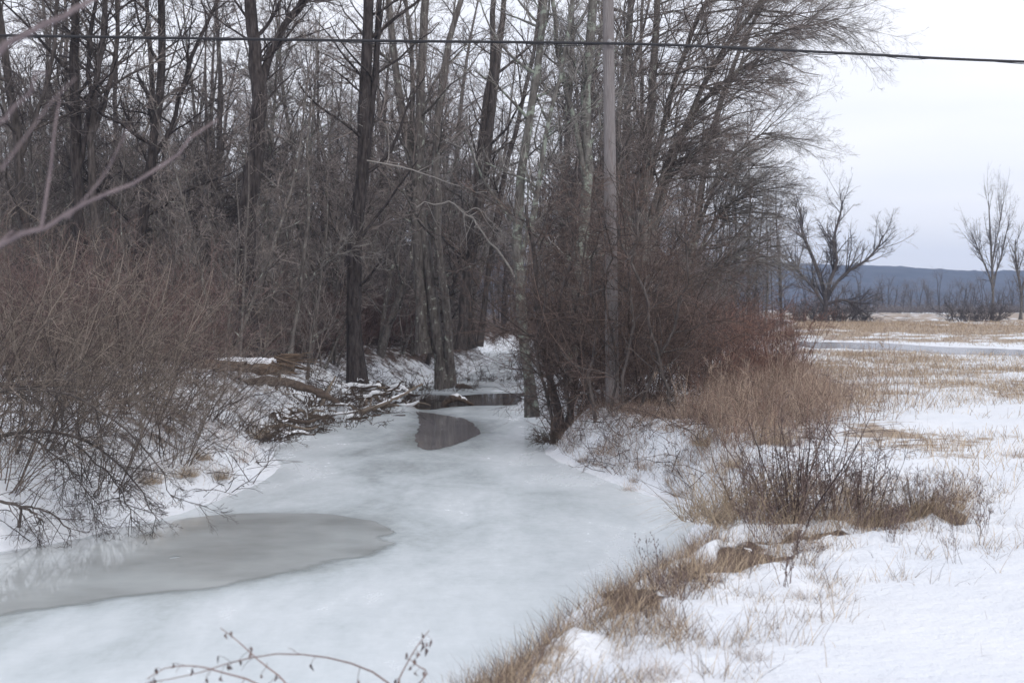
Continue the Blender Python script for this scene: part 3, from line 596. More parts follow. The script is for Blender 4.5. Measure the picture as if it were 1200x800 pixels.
# right bank: bramble thicket round the pole
b1 = shrub('bramble_thicket', 'tall rusty bramble thicket climbing round the utility pole', 'bramble', M['bramble'], 46, (3.4, 5.8), .9, .6, .2, (0, 0, -.05), 8, 5, .010, .003, 311, t2=(0, 0, -.06), n4=2)
x, y, _ = P(724, 480, 27.5); place(b1, 0, x, y, .95, 0)
b6 = copy_tree(b1); b6['label'] = 'dense bramble mass behind and left of the utility pole'; x, y, _ = P(690, 480, 31); b6.location = (x, y, gz(x, y)); b6.rotation_euler = (0, 0, 2.2); b6.scale = (.85, .85, .85)
b2 = shrub('bramble_thicket', 'tangled bramble mound to the right of the utility pole', 'bramble', M['bramble'], 40, (2.6, 4.8), 1.0, .7, .2, (0, 0, -.055), 8, 5, .009, .003, 312, t2=(0, 0, -.06), n4=2)
x, y, _ = P(772, 480, 28.0); place(b2, 0, x, y, .85, 1)
b3 = shrub('bramble_thicket', 'drooping bramble tangle left of the pole above the ice', 'bramble', M['bramble'], 36, (2.6, 4.6), .7, .7, .2, (0, 0, -.06), 8, 5, .009, .003, 313, t2=(0, 0, -.07), n4=2)
x, y, _ = P(668, 480, 29.5); place(b3, 0, x, y, .85, 2)
b4 = copy_tree(b2); b4['label'] = 'rusty bramble mass behind the pole thicket'; x, y, _ = P(750, 480, 32); b4.location = (x, y, gz(x, y)); b4.rotation_euler = (0, 0, 4)
b5 = copy_tree(b2); b5['label'] = 'grey brown bramble edge shrub between pole thicket and red canes'; x, y, _ = P(835, 480, 34); b5.location = (x, y, gz(x, y)); b5.rotation_euler = (0, 0, 5.2); b5.scale = (.5, .5, .5)
custom_tree('climbing_vine', 'thick dark vine stems climbing through the brambles right of the pole', [
    [(728, 492, 6), (732, 440, 5), (742, 380, 5), (738, 320, 5), (748, 260, 4), (742, 215, 3)],
    [(785, 488, 6), (778, 440, 5), (764, 390, 5), (755, 340, 4), (735, 300, 4), (722, 255, 3)],
    [(748, 490, 5), (760, 450, 5), (782, 400, 4), (800, 350, 4), (805, 300, 3), (790, 260, 2)],
    [(700, 492, 6), (692, 440, 5), (700, 380, 5), (690, 320, 4), (704, 270, 3), (700, 230, 2)],
    [(715, 488, 5), (722, 420, 4), (708, 350, 4), (716, 300, 3), (708, 250, 2)]], 25.9, B, M['bramble'], dict(n1=20, t0=.12, n2=7, n3=5, n4=2, l1=(.5, 1.5), w1=.25, trop1=(0, 0, -.05), trop2=(0, 0, -.06), rs=.55), 43, cat='vine')
custom_tree('climbing_vine', 'crooked dark vine stems leaning over the ice left of the pole', [
    [(648, 505, 6), (640, 460, 5), (628, 410, 5), (640, 350, 4), (632, 300, 3), (650, 255, 2)],
    [(672, 500, 6), (662, 450, 5), (650, 400, 4), (660, 340, 4), (672, 290, 3), (665, 245, 2)],
    [(682, 497, 5), (690, 440, 4), (672, 380, 4), (682, 320, 3), (690, 260, 2)]], 28.2, B, M['bramble'], dict(n1=20, t0=.12, n2=7, n3=5, n4=2, l1=(.5, 1.5), w1=.25, trop1=(0, 0, -.06), trop2=(0, 0, -.08), rs=.55), 44, cat='vine')
# red upright canes
rc = shrub('red_cane_shrub', '', 'shrub', M['redcane'], 90, (1.2, 2.0), .8, .35, .06, (0, 0, .0), 6, 3, .007, .003, 321)
for i, (px, D, s, lb) in enumerate([(868, 33.0, 1.2, 'red brown upright cane shrub right of the brambles, the nearest of its row'), (905, 37, 1.15, 'red brown cane shrub at the field end of the row'), (832, 31.5, 1.05, 'small red brown cane shrub tucked against the bramble mound'), (895, 43, 1.0, 'farther red brown cane shrub behind the row by the field')]):
    put(rc, i, px, 0, D=D, s=s, label=lb)
# understory in the woods
us = shrub('understory_shrub', '', 'shrub', M['dogwood'], 30, (1.2, 2.4), .7, .6, .12, (0, 0, -.01), 7, 4, .01, .005, 331)
us2 = shrub('understory_shrub', '', 'shrub', TW, 26, (1.5, 3.0), .8, .5, .12, (0, 0, -.01), 7, 4, .012, .005, 332)
c1 = c2 = 0; k = 0
while k < 150:
    D = 38+52*random.random(); px = random.uniform(-40, 930); x = (px-600)*D/F
    if float(woods(np.array([x]), np.array([D]))[0]) < .75 or float(sdf(np.array([x]), np.array([D]))[0]) < 1.2: continue
    s = random.uniform(.8, 1.3)*(1+.006*(D-36))
    if k % 2: place(us, c1, x, D, s, random.uniform(0, 6.28), 'low reddish woodland floor shrub '+region(px), 'reddish woodland shrubs '+region(px)); c1 += 1
    else: place(us2, c2, x, D, s, random.uniform(0, 6.28), 'grey leafless woodland floor shrub '+region(px), 'grey woodland shrubs '+region(px)); c2 += 1
    k += 1

# ------------------------------------------------------------------ grasses and weeds
def blades(base, ln, wd, lean, droop, rng, K=4):
    N = len(base); a = rng.uniform(0, 2*np.pi, N); d = norm(np.stack([np.cos(a)*lean, np.sin(a)*lean, np.ones(N)], -1))
    p = base.copy(); pts = [p.copy()]
    for k in range(K-1):
        d = norm(d+np.stack([np.cos(a)*droop, np.sin(a)*droop, -droop*1.2], -1)+.06*rng.standard_normal((N, 3))); p = p+d*(ln/(K-1))[:, None]; pts.append(p.copy())
    Pt = np.stack(pts, 1); sd = np.stack([-np.sin(a+1), np.cos(a+1), np.zeros(N)], -1)
    w = (wd[:, None]*np.array([1, .85, .6, .15])[None, :K])[..., None]*sd[:, None, :]
    V = np.stack([Pt-w, Pt+w], 2).reshape(-1, 3); b_ = (np.arange(N)*K*2)[:, None]; k = (np.arange(K-1)*2)[None, :]
    q = np.stack([b_+k, b_+k+1, b_+k+3, b_+k+2], -1).reshape(-1, 4)
    return V, q
def tussock(name, label, m, n=500, R=.18, ln=(.2, .5), lean=.7, droop=.25, seed=1, group=None, wd=.0022):
    rng = np.random.default_rng(seed); a = rng.uniform(0, 6.28, n); rr = R*np.sqrt(rng.random(n))
    base = np.stack([rr*np.cos(a), rr*np.sin(a), np.full(n, -.03)], -1)
    o = build(name, [(*blades(base, rng.uniform(*ln, n), np.full(n, wd), rng.random(n)*lean, rng.random(n)*droop, rng), 0)], m)
    return tag(o, label, 'grass tussock', group)
def scatter(dens, x0, x1, y0, y1, N, rng):
    x = rng.uniform(x0, x1, N); y = rng.uniform(y0, y1, N); k = rng.random(N) < dens(x, y); return x[k], y[k]
rng = np.random.default_rng(77)
# dry grass fringe on the near right bank
def dn(x, y):
    d = sdf(x, y); f = dline(x, y, FR); nn = sst(.40, .60, vnoise(x, y, .45, 51, 3))*sst(.3, .6, vnoise(x, y, .1, 52, 2))
    a = np.exp(-(f/.33)**2)*(.08+.92*nn)*.75+.6*np.exp(-((d-.45)/.3)**2)*sst(13.5, 11.5, y)*(.08+.92*nn)
    a = a+.38*np.exp(-(f/1.15)**4)*sst(.45, .7, vnoise(x, y, .3, 55, 3))*sst(13, 9, y)
    a = a+.6*nn*sst(2.0, 2.4, x)*sst(5.2, 3.6, x)*np.exp(-((y-13.6)/1.4)**4)
    return np.clip(a, 0, 1)*(d > .05)
x, y = scatter(dn, -1.6, 6, 5.6, 17, 330000, rng)
lnn = rng.uniform(.04, .24, len(x))*(.4+1.2*vnoise(x, y, .5, 71, 3))
g = blades(np.stack([x, y, height(x, y)-.02], -1), lnn, np.full(len(x), .0014)+y*.00006, rng.random(len(x))*.7, rng.random(len(x))*.25, rng)
kk = rng.random(len(x)) < .5
g2 = blades(np.stack([x, y, height(x, y)-.02], -1)[kk], (lnn*1.15)[kk], np.full(kk.sum(), .0016), rng.random(kk.sum())*.8, rng.random(kk.sum())*.25, rng)
tag(build('bank_grass', [(*g, 0), (*g2, 1)], [M['tan'], M['weed']]), 'dry tan grass fringe along the near creek bank', 'grass', kind='stuff')
# tall tan weeds between brambles and the field
def dw(x, y):
    e = np.interp(y, [18, 22, 30, 45], [3.4, 3.2, 4.6, 7.6]); e2 = e+np.interp(y, [18, 24, 34, 45], [.9, 2.6, 2.6, 1.5])
    return sst(e-.9, e, x)*sst(e2, e2-1.2, x)*sst(18.5, 20.5, y)*sst(46, 38, y)*(.25+.75*sst(.35, .6, vnoise(x, y, 1.2, 61, 3)))
x, y = scatter(dw, 1.5, 12, 18, 46, 130000, rng)
lnn = rng.uniform(.15, .7, len(x))*(.5+.9*vnoise(x, y, 1.5, 72, 2))
g = blades(np.stack([x, y, height(x, y)-.02], -1), lnn, np.full(len(x), .0024), rng.random(len(x))*.5, rng.random(len(x))*.18, rng)
kk = rng.random(len(x)) < .3
g2 = blades(np.stack([x, y, height(x, y)-.02], -1)[kk], (lnn*1.2)[kk], np.full(kk.sum(), .0024), rng.random(kk.sum())*.5, rng.random(kk.sum())*.18, rng)
tag(build('tall_dry_weeds', [(*g, 0), (*g2, 1)], [M['tanpink'], M['redcane']]), 'band of tall tan weeds between the brambles and the field', 'weeds', kind='stuff')
# short grass poking through the snow of the field
x1_, y1_ = scatter(lambda x, y: grassy(x, y)*.5, 3, 26, 14, 58, 260000, rng)
x2_, y2_ = scatter(lambda x, y: grassy(x, y)*.8, 8, 60, 58, 150, 90000, rng)
x = np.concatenate([x1_, x2_]); y = np.concatenate([y1_, y2_])
lnn = rng.uniform(.05, .2, len(x))*(1+y*.004)
g = blades(np.stack([x, y, height(x, y)-.01], -1), lnn, .0018+y*.00008, rng.random(len(x))*.8, rng.random(len(x))*.25, rng, 3)
tag(build('field_grass', [(*g, 0)], M['tan']), 'short dry grass poking through the snow of the field', 'grass', kind='stuff')
# leaf litter and grass on the left bank
def dl(x, y): return (sdf(x, y) > .25)*sst(.5, .72, vnoise(x, y, 1.0, 91, 3))*sst(17, 19, y)*(leftside(x, y) > .5)
x, y = scatter(dl, -12, -1, 17, 48, 90000, rng)
g = blades(np.stack([x, y, height(x, y)-.02], -1), rng.uniform(.08, .35, len(x)), np.full(len(x), .0022), rng.random(len(x))*.9, rng.random(len(x))*.35, rng)
tag(build('left_bank_grass', [(*g, 0)], M['tanpink']), 'dry grass and leaf scraps on the left creek bank', 'grass', kind='stuff')

def dr(x, y): return (sdf(x, y) > .15)*(leftside(x, y) < .5)*(.12+.88*sst(.40, .6, vnoise(x, y, .7, 95, 3)*.7+vnoise(x, y, .2, 96, 2)*.3))*sst(18, 20, y)*sst(31, 27, y)*sst(3.6, 2.6, x-.03*y)
x, y = scatter(dr, -.5, 6, 18, 32, 150000, rng)
g = blades(np.stack([x, y, height(x, y)-.02], -1), rng.uniform(.03, .26, len(x)), np.full(len(x), .003), rng.random(len(x))*1.3, rng.random(len(x))*.4, rng)
kk = rng.random(len(x)) < .4
g2 = blades(np.stack([x, y, height(x, y)-.02], -1)[kk], rng.uniform(.05, .3, kk.sum()), np.full(kk.sum(), .003), rng.random(kk.sum()), rng.random(kk.sum())*.3, rng)
tag(build('slope_grass', [(*g, 0), (*g2, 1)], [M['tanpink'], M['bramble']]), 'patches of dead grass on the snow slope below the pole', 'grass', kind='stuff')
# loose dead twigs lying over both banks
def twigs_on(name, label, dens, box, N, rng, m):
    x, y = scatter(dens, *box, N, rng); n = len(x); a = rng.uniform(0, 6.28, n)
    A, RA = grow(np.stack([x, y, height(x, y)+.01], -1), np.stack([np.cos(a), np.sin(a), rng.uniform(-.1, .9, n)], -1), rng.uniform(.15, .9, n), rng.uniform(.003, .008, n), .4, 6, .14, (0, 0, -.04), rng)
    s1, d1, l1, r1 = kids(A, RA, 4, .1, 1, (25, 60), (.3, .6), .6, .002, rng=rng); B_, RB = grow(s1, d1, l1, r1, .5, 4, .14, (0, 0, 0), rng)
    tag(build(name, [(*tube(A, RA, 4), 0), (*tube(B_, RB, 3), 0)], m), label, 'twigs', kind='stuff')
twigs_on('slope_twigs', 'dead twigs and bramble ends poking from the snow slope under the pole', lambda x, y: (sdf(x, y) > .1)*(leftside(x, y) < .5)*sst(.3, .6, vnoise(x, y, .9, 97, 2))*sst(19, 21, y)*sst(4.6, 3.2, x-.04*y), (-.5, 7, 19, 36), 5000, rng, M['bramble'])
twigs_on('left_bank_twigs', 'dead twigs littering the left creek bank', lambda x, y: (sdf(x, y) > .0)*(leftside(x, y) > .5)*sst(.3, .6, vnoise(x, y, 1.1, 98, 2)), (-11, 0, 16, 50), 5000, rng, M['twigdark'])
twigs_on('woods_floor_twigs', 'fallen twigs and brush covering the floor of the woods', lambda x, y: (sdf(x, y) > .3)*woods(x, y), (-26, 12, 36, 80), 16000, rng, M['bark'])
def ds_(x, y): return (sdf(x, y) > .5)*(.12+.88*np.exp(-(dline(x, y, FR)/1.2)**2))*sst(.55, .75, vnoise(x, y, .25, 99, 3))
x, y = scatter(ds_, -1, 9, 5.6, 20, 26000, rng)
g = blades(np.stack([x, y, height(x, y)-.01], -1), rng.uniform(.02, .12, len(x)), np.full(len(x), .0016), rng.random(len(x))*1.6, rng.random(len(x))*.4, rng)
tag(build('foreground_scraps', [(*g, 0)], M['weed']), 'scraps of dead weed showing through the foreground snow', 'grass', kind='stuff')
T1 = tussock('grass_tussock', '', M['tan'], 520, .26, (.15, .55), 1.0, .45, 401)
T2 = tussock('grass_tussock', '', M['tanpink'], 190, .2, (.05, .26), 1.1, .3, 402)
def puto(o, i, px, py, s=1, label=None, group=None, D=None, rz=None, sz=None):
    c = o if i == 0 else o.copy()
    if i: COL.objects.link(c)
    if D is None:
        D = 18.
        for _ in range(14):
            x = (px-600)*D/F; D = .5*D+.5*max(5, (ZC-gz(x, D))*F/(py-HOR))
    x = (px-600)*D/F; c.location = (x, D, gz(x, D)); c.scale = (s, s, sz or s); c.rotation_euler = (0, 0, random.uniform(0, 6.28) if rz is None else rz)
    if label: c['label'] = label
    if group: c['group'] = group
    return c
for i, (px, py, s, lb) in enumerate([(852, 604, 1.9, 'large arching tan tussock at the ice edge left of the dark shrub'), (886, 608, 1.7, 'tan tussock between the arching one and the dark shrub'),
        (640, 745, .62, 'rounded brown tussock on the bank near the bottom of the photo'), (215, 548, .8, 'tan tussock under the willows at the left ice edge'), (1055, 607, 1.1, 'tan tussock at the right end of the bank shrubs'),
        (1000, 614, 1.1, 'tan tussock in front of the dark bank shrub'), (232, 532, .7, 'smaller tan tussock behind the willow tussock'), (1100, 602, .9, 'last tan tussock before the open snow'), (820, 655, .55, 'tan tussock halfway along the bank fringe')]):
    puto(T1, i, px, py, s, lb)
for i, (px, py, s, lb) in enumerate([(747, 563, .75, 'small lone tussock on the snow below the pole'), (686, 540, .7, 'small mossy tussock low on the right ice edge'), (703, 547, .5, 'tiny tussock right of the mossy one on the ice edge'),
        (740, 535, .9, 'flat tan tussock on the snow slope below the pole'), (800, 532, .9, 'brown tussock on the slope right of the pole'), (875, 770, .5, 'greenish tan tuft on the foreground snow'),
        (770, 790, .6, 'tan tuft at the bottom edge of the photo'), (735, 770, .45, 'little tan tuft left of the greenish one'), (945, 640, .8, 'brown tuft beside the snow lumps'), (1190, 535, .8, 'tan tuft at the right edge of the photo'),
        (560, 790, .6, 'brown tuft at the bottom left tip of the bank'), (700, 725, .6, 'tan tuft on the snowy bank near its middle'), (930, 700, .4, 'tiny tuft alone on the smooth snow'), (280, 540, .8, 'sparse tuft on the left snow mound'),
        (325, 500, .8, 'brown tuft on the left bank by the driftwood'), (610, 770, .5, 'brown tuft on the near bank right of the tip'), (660, 780, .45, 'short tuft on snow at the bottom of the bank')]):
    puto(T2, i, px, py, s, lb)
# weed stalks: dark stem with side sprigs and seed heads
def weed(seed, H=.45, n=7, m=M['weed'], head=.006):
    rng = np.random.default_rng(seed); root = empty('dried_weed')
    st = .05*rng.standard_normal((n, 3)); st[:, 2] = -.03
    S, RS = grow(st, np.stack([.25*rng.standard_normal(n), .25*rng.standard_normal(n), np.ones(n)], -1), rng.uniform(.6, 1, n)*H, np.full(n, .0028), .5, 7, .07, (0, 0, .03), rng)
    build('stalks', [(*tube(S, RS, 4), 0)], m, root)
    s1, d1, l1, r1 = kids(S, RS, 7, .35, 1, (25, 50), (.12, .3), .6, .0012, rng=rng); A, RA = grow(s1, d1, l1, r1, .6, 4, .1, (0, 0, .04), rng)
    hd = A[:, -1:, :]+np.array([0, 0, 1.])*np.linspace(-1, 1, 4)[None, :, None]*head*1.6
    hd2 = A[:, 2:3, :]+np.array([0, 0, 1.])*np.linspace(-1, 1, 4)[None, :, None]*head*1.2
    rr = np.tile(np.array([.2, 1, .8, .1])*head*.75, (len(A), 1))
    build('seed_heads', [(*tube(A, RA, 3), 0), (*tube(hd, rr, 5), 0), (*tube(hd2, rr, 5), 0)], m, root)
    tag(root, '', 'weed'); return root
w1, w2 = weed(501), weed(502, .6, 5)
sites = []
for k in range(54):
    t = random.random(); px, py = np.array([500, 800])*(1-t)+np.array([1130, 602])*t
    if t > .3 and random.random() < .45: px, py = random.uniform(820, 1135), random.uniform(585, 640)
    sites.append((px+random.uniform(-45, 45), min(797, py+random.uniform(-15, 22))))
def on_land(px, py):
    D = 20.
    for _ in range(12): D = .5*D+.5*max(5, (ZC-gz((px-600)*D/F, D))*F/(py-HOR))
    return float(sdf(np.array([(px-600)*D/F]), np.array([D]))[0]) > .25
for k, (px, py) in enumerate([q_ for q_ in sites if on_land(*q_)]):
    if k % 2: put(w1, k//2, px, py, s=random.uniform(.5, 1.0), label='dark bushy dried weed with seed heads on the near bank', group='bushy dried weeds along the near bank')
    else: put(w2, k//2, px, py, s=random.uniform(.4, .85), label='dark slender dried weed stalks on the near bank', group='slender dried weeds along the near bank')
# dark shrub in the middle of the right bank
ds = shrub('dark_shrub', 'dark leggy shrub fanning over the bank beside the arching tussock', 'shrub', M['weed'], 34, (.7, 1.45), .3, 1.0, .06, (0, 0, .01), 6, 4, .008, .0022, 341)
put(ds, 0, 935, 612)
ds2 = shrub('dark_shrub', 'dark upright shrub with stiff stems right of the leggy one', 'shrub', M['weed'], 44, (.5, 1.0), .4, .35, .05, (0, 0, .03), 6, 4, .006, .0022, 342)
put(ds2, 0, 985, 604); 
for px, py, s, lb in [(900, 598, .8, 'dark low shrub left of the leggy one behind the tussocks'), (1085, 600, .5, 'small dark shrub at the far right tip of the bank brush')]:
    c = copy_tree(ds2); c['label'] = lb; D = 14.
    for _ in range(14):
        x = (px-600)*D/F; D = .5*D+.5*(ZC-gz(x, D))*F/(py-HOR)
    c.location = (x, D, gz(x, D)); c.scale = (s, s, s); c.rotation_euler = (0, 0, px)
# sparse tall stems at the field edge
sw = shrub('tall_weed', '', 'weed', M['tanpink'], 16, (.8, 1.5), .5, .5, .06, (0, 0, 0), 5, 3, .005, .0025, 351)
for i, (px, py) in enumerate([(945, 500), (985, 498), (1020, 492), (1050, 480), (900, 505), (960, 480), (860, 500), (1000, 470), (820, 497), (925, 470)]):
    put(sw, i, px, py, s=random.uniform(.8, 1.1), label='clump of thin tall reddish weeds standing at the field edge', group='tall thin weed clumps at the field edge')
# arching canes at the bottom
def cane(name, label, lines, D, seed, leaves=True):
    rng = np.random.default_rng(seed); b0 = P(lines[0][0][0], lines[0][0][1], D); root = empty(name, tuple(b0)); tag(root, label, 'bramble')
    Ps = []
    for s in lines:
        w_ = [P(a, b_, D+dz) for a, b_, dz in s]; w_.insert(0, np.array([w_[0][0], w_[0][1]-.1, gz(w_[0][0], w_[0][1]-.1)-.05])); q = resample(w_, 14)-b0; Ps.append(q)
    S = np.array(Ps); R = np.tile(np.linspace(.0042, .0014, 14), (len(S), 1))
    build('stem', [(*tube(S, R, 5), 0)], M['redcane'], root)
    s1, d1, l1, r1 = kids(S, R, 12, .2, 1, (40, 80), (.03, .09), .6, .0008, rng=rng); A, RA = grow(s1, d1, l1, r1, .6, 4, .12, (0, 0, -.2), rng)
    g = [(*tube(A, RA, 3), 0)]
    e = A[:, -1, :]; k = rng.random(len(e)) < .7; e = e[k]; n = len(e)
    T = np.stack([e, e+np.stack([.004*rng.standard_normal(n), .004*rng.standard_normal(n), -.008-.006*rng.random(n)], -1), e+np.array([0, 0, -.024])+.006*rng.standard_normal((n, 3))], 1)
    g.append((*tube(T, np.tile([.001, .006, .001], (n, 1)), 4, .25, rng), 0))
    build('withered_leaves', g, M['weed'], root)
    return root
cane('arching_cane', 'long reddish bramble cane arching low across the bottom left', [
    [(470, 830, 0), (452, 797, .1), (415, 778, .2), (370, 768, .2), (320, 766, .1), (270, 776, 0), (225, 790, -.1), (170, 800, -.1)],
    [(330, 830, 0), (300, 800, 0), (262, 788, 0), (230, 780, 0), (195, 782, 0), (172, 795, 0)]], 5.4, 61)
cane('arching_cane', 'faint upright weed stems at the bottom centre of the photo', [
    [(460, 830, 0), (466, 800, 0), (478, 775, 0), (490, 755, 0), (503, 738, 0)],
    [(350, 840, 0), (335, 800, 0), (305, 775, 0), (280, 752, 0), (258, 735, 0)],
    [(455, 840, 0), (470, 820, 0), (500, 790, 0), (490, 780, 0), (480, 772, 0)]], 5.6, 62)
# ------------------------------------------------------------------ driftwood, log
def logthing(name, label, pts, D, m, seed, sides=9, cap=None, parts=None, cat='log', group=None):
    rng = np.random.default_rng(seed); b0 = P(pts[0][0], pts[0][1], D); root = empty(name, tuple(b0)); tag(root, label, cat, group)
    q = resample([P(a, b_, D+dz)-b0 for a, b_, _, dz in pts], 22); q = q+.012*rng.standard_normal((22, 3)); R = np.interp(np.linspace(0, len(pts)-1, 22), range(len(pts)), [c/2*D/F for _, _, c, _ in pts])
    R[0] *= .2; R[-1] *= .15
    R = R*(1+.1*rng.standard_normal(22)); stb = kids(q[None], R[None], 5, .1, .9, (50, 90), (.08, .2), .5, .01, rng=rng); Sb, Rb = grow(*stb, .4, 4, .12, (0, 0, 0), rng)
    build('wood', [(*tube(q, R, sides, .13, rng), 0), (*tube(Sb, Rb, 5, .1, rng), 0)], m, root)
    if cap:
        a, b_ = cap; sl = slice(a, b_); k = b_-a
        qq = q[sl]+np.array([0, 0, 1.])*(R[sl]*.62)[:, None]; rr = R[sl]*.75*np.sin(np.linspace(.15, np.pi-.15, k))**.5
        build('snow_cover', [(*tube(qq, rr, 8, .06, rng), 0)], M['snowcap'], root)
    return root
lg = logthing('broken_log', 'thick split log with orange splintered end and snow on top', [(225, 428, 11, .5), (260, 427, 14, .3), (300, 430, 16, .1), (328, 431, 16, 0), (346, 428, 12, 0)], 33, M['logwood'], 71, 11, (3, 18))
rng = np.random.default_rng(72); sp = []
b0 = np.array(lg.location)
st = np.array([P(325+rng.uniform(-6, 6), 424+rng.uniform(-8, 12), 32.8) for _ in range(16)])-b0
S, RS = grow(st, np.tile([1, -.2, .03], (16, 1))+.12*rng.standard_normal((16, 3)), rng.uniform(.45, 1.0, 16), rng.uniform(.02, .05, 16), .15, 4, .05, (0, 0, 0), rng)
build('splinters', [(*tube(S, RS, 4, .2, rng), 0)], M['logwood'], lg)
logthing('rotting_log', 'brown rotting trunk lying under the split log', [(285, 446, 8, .2), (320, 446, 10, .1), (350, 452, 10, 0), (378, 462, 8, 0), (398, 472, 6, -.1)], 32, M['rotten'], 73, 9)
logthing('pale_driftwood', 'pale bare branch lying over the ice from the debris pile', [(420, 484, 5, 0), (440, 477, 5, 0), (462, 467, 4, .1), (482, 457, 3, .3), (496, 449, 2, .5)], 37, M['driftpale'], 74, 7, (5, 16))
logthing('leaning_snag', 'pale leaning dead stick over the debris pile', [(376, 476, 4, 0), (382, 462, 4, 0), (388, 450, 3, .1), (394, 440, 2, .2)], 34, M['driftpale'], 75, 7)
logthing('water_snag', 'dark snow capped stump stick in the open water', [(556, 476, 4, 0), (545, 470, 6, 0), (534, 466, 9, 0), (524, 470, 8, 0), (519, 476, 5, 0)], 41, M['rotten'], 76, 7, (4, 15))
logthing('ice_stick', 'dark short log frozen in the snow at the creek bend', [(535, 452, 5, .2), (543, 453, 7, 0), (553, 455, 5, -.2)], 50, M['rotten'], 77, 7)
for k in range(95):
    px = random.uniform(330, 480); py = 448+(px-345)*.24+random.uniform(-16, 14); a = random.gauss(.15, .55); l = random.uniform(10, 38)
    dk = k % 3; D = 32.5+(px-345)*.06; c0 = P(px, py, D); dx, dz = l*math.cos(a)*D/F, l*math.sin(a)*D/F*.45; dy = random.uniform(-.5, .5); n_p = 7
    D += random.uniform(-1.5, 3); c0 = P(px, py, D); zg = gz(c0[0], D)+random.uniform(.0, .45); tt = np.linspace(-1, 1, n_p); rg = np.random.default_rng(7000+k)
    q = np.stack([c0[0]+tt*dx, D+tt*dy, zg+tt*dz], -1)+.05*rg.standard_normal((n_p, 3)); q = resample(q, 12)
    root = empty('driftwood_stick', tuple(c0)); tag(root, ['dark wet stick jumbled in the debris pile on the left bank', 'dark wet stick jumbled in the debris pile on the left bank', 'pale stick lying in the debris pile on the left bank'][dk], 'stick', ['dark sticks in the debris pile', 'dark sticks in the debris pile', 'pale sticks in the debris pile'][dk])
    R0 = random.choice([.012, .016, .02, .03, .05, .075]); R_ = np.linspace(R0, R0*.35, 12)
    build('wood', [(*tube(q-c0, R_, 6, .12, rg), 0)], [M['rotten'], M['rotten'], M['driftpale']][dk], root)
    if k % 2 == 0:
        qq = q[2:10]-c0+np.array([0, 0, R0*.7]); build('snow_cover', [(*tube(qq, R0*.9*np.sin(np.linspace(.2, 2.94, 8))**.5, 7, .08, rg), 0)], M['snowcap'], root)
db = shrub('debris_brush', '', 'brush', M['rotten'], 90, (.3, 1.1), .8, 1.8, .2, (0, 0, -.07), 6, 4, .014, .005, 361)
for i, (px, D, s, lb) in enumerate([(385, 35, .9, 'dark twiggy brush lodged in the middle of the debris pile'), (350, 32, .7, 'dark twiggy brush at the left of the debris pile'), (425, 38, .8, 'dark twiggy brush at the right of the debris pile'), (300, 28.5, .8, 'dark brush tuft hanging over the ice below the log'), (470, 43, .9, 'dark brush on the snowy bank behind the debris pile'), (400, 33.5, 1.0, 'low dark brush spilling from the debris pile onto the ice'), (365, 37, 1.1, 'dark brush heap behind the snow topped log'), (520, 49, 1.2, 'brown brush behind the many stemmed tree at the bend'), (575, 56, 1.3, 'brown brush on the far bank right of the bend'), (490, 50, 1.2, 'dark brush on the far bank left of the bend'), (655, 27.6, .5, 'dark roots and brush at the foot of the vine wrapped trunk')]):
    put(db, i, px, 0, D=D, s=s, label=lb)
# dark bare earth lumps on the right bank
def lump_obj(name, label, px, py, sx, sy, sz, m, seed, cap=False, cat='mound'):
    rng = np.random.default_rng(seed); D = 20.
    for _ in range(14):
        x = (px-600)*D/F; D = .5*D+.5*(ZC-gz(x, D))*F/(py-HOR)
    root = empty(name, (x, D, gz(x, D))); tag(root, label, cat)
    def dome(sx, sy, sz, z0, sd):
        n, k = 20, 7; ph = np.linspace(0, 2*np.pi, n, endpoint=False); V = []
        for j in range(k):
            e = j/(k-1)*np.pi/2; rr = math.cos(e)+.01
            lum = 1+.55*(vnoise(np.cos(ph)*2+sd, np.sin(ph)*2+e*2, .6, sd, 3)-.5)*2
            V.append(np.stack([rr*np.cos(ph)*sx*lum, rr*np.sin(ph)*sy*lum, z0+math.sin(e)*sz*lum], -1))
        V = np.concatenate(V); a = np.arange(n); a2 = (a+1) % n
        q = np.concatenate([np.stack([j*n+a, j*n+a2, (j+1)*n+a2, (j+1)*n+a], -1) for j in range(k-1)]); return V, q
    build('earth' if m != M['snowcap'] else 'lump', [(*dome(sx, sy, sz, -.06, seed), 0)], m, root)
    if cap: build('snow_cover', [(*dome(sx*.7, sy*.7, sz*.5, sz*.62-.06, seed+3), 0)], M['snowcap'], root)
    return root
lump_obj('earth_mound', 'dark bare earth ledge with a snow cap under the tan weeds', 872, 492, .5, .35, .12, M['soil'], 81, True)
for px, py, s_, lb in [(850, 548, 1.3, 'brown tuft on the open slope left of the dark clump above the arching tussock'), (850, 498, 1.4, 'brown tuft left of the snow capped earth ledge'), (893, 496, 1.4, 'brown tuft right of the snow capped earth ledge'), (720, 505, 1.6, 'brown tuft in front of the pole foot'), (790, 505, 1.5, 'brown tuft on the slope under the bramble mound'), (760, 520, 1.3, 'low brown tuft halfway down the slope right of the pole')]: puto(T2, 1, px, py, s_, lb)
for px, py, s_, lb in [(866, 545, .8, 'dark brown clump on the slope just above the arching tussock'), (300, 512, .9, 'tan tussock at the foot of the small arching willow'), (255, 560, .7, 'tan tussock low on the left ice edge'), (170, 560, .9, 'tan tussock half hidden by willow twigs'), (830, 520, .9, 'tan tussock high on the slope beside the tan weeds'), (905, 520, 1.0, 'tan tussock between the earth ledge and the dark shrub')]: puto(T1, 1, px, py, s_, lb)
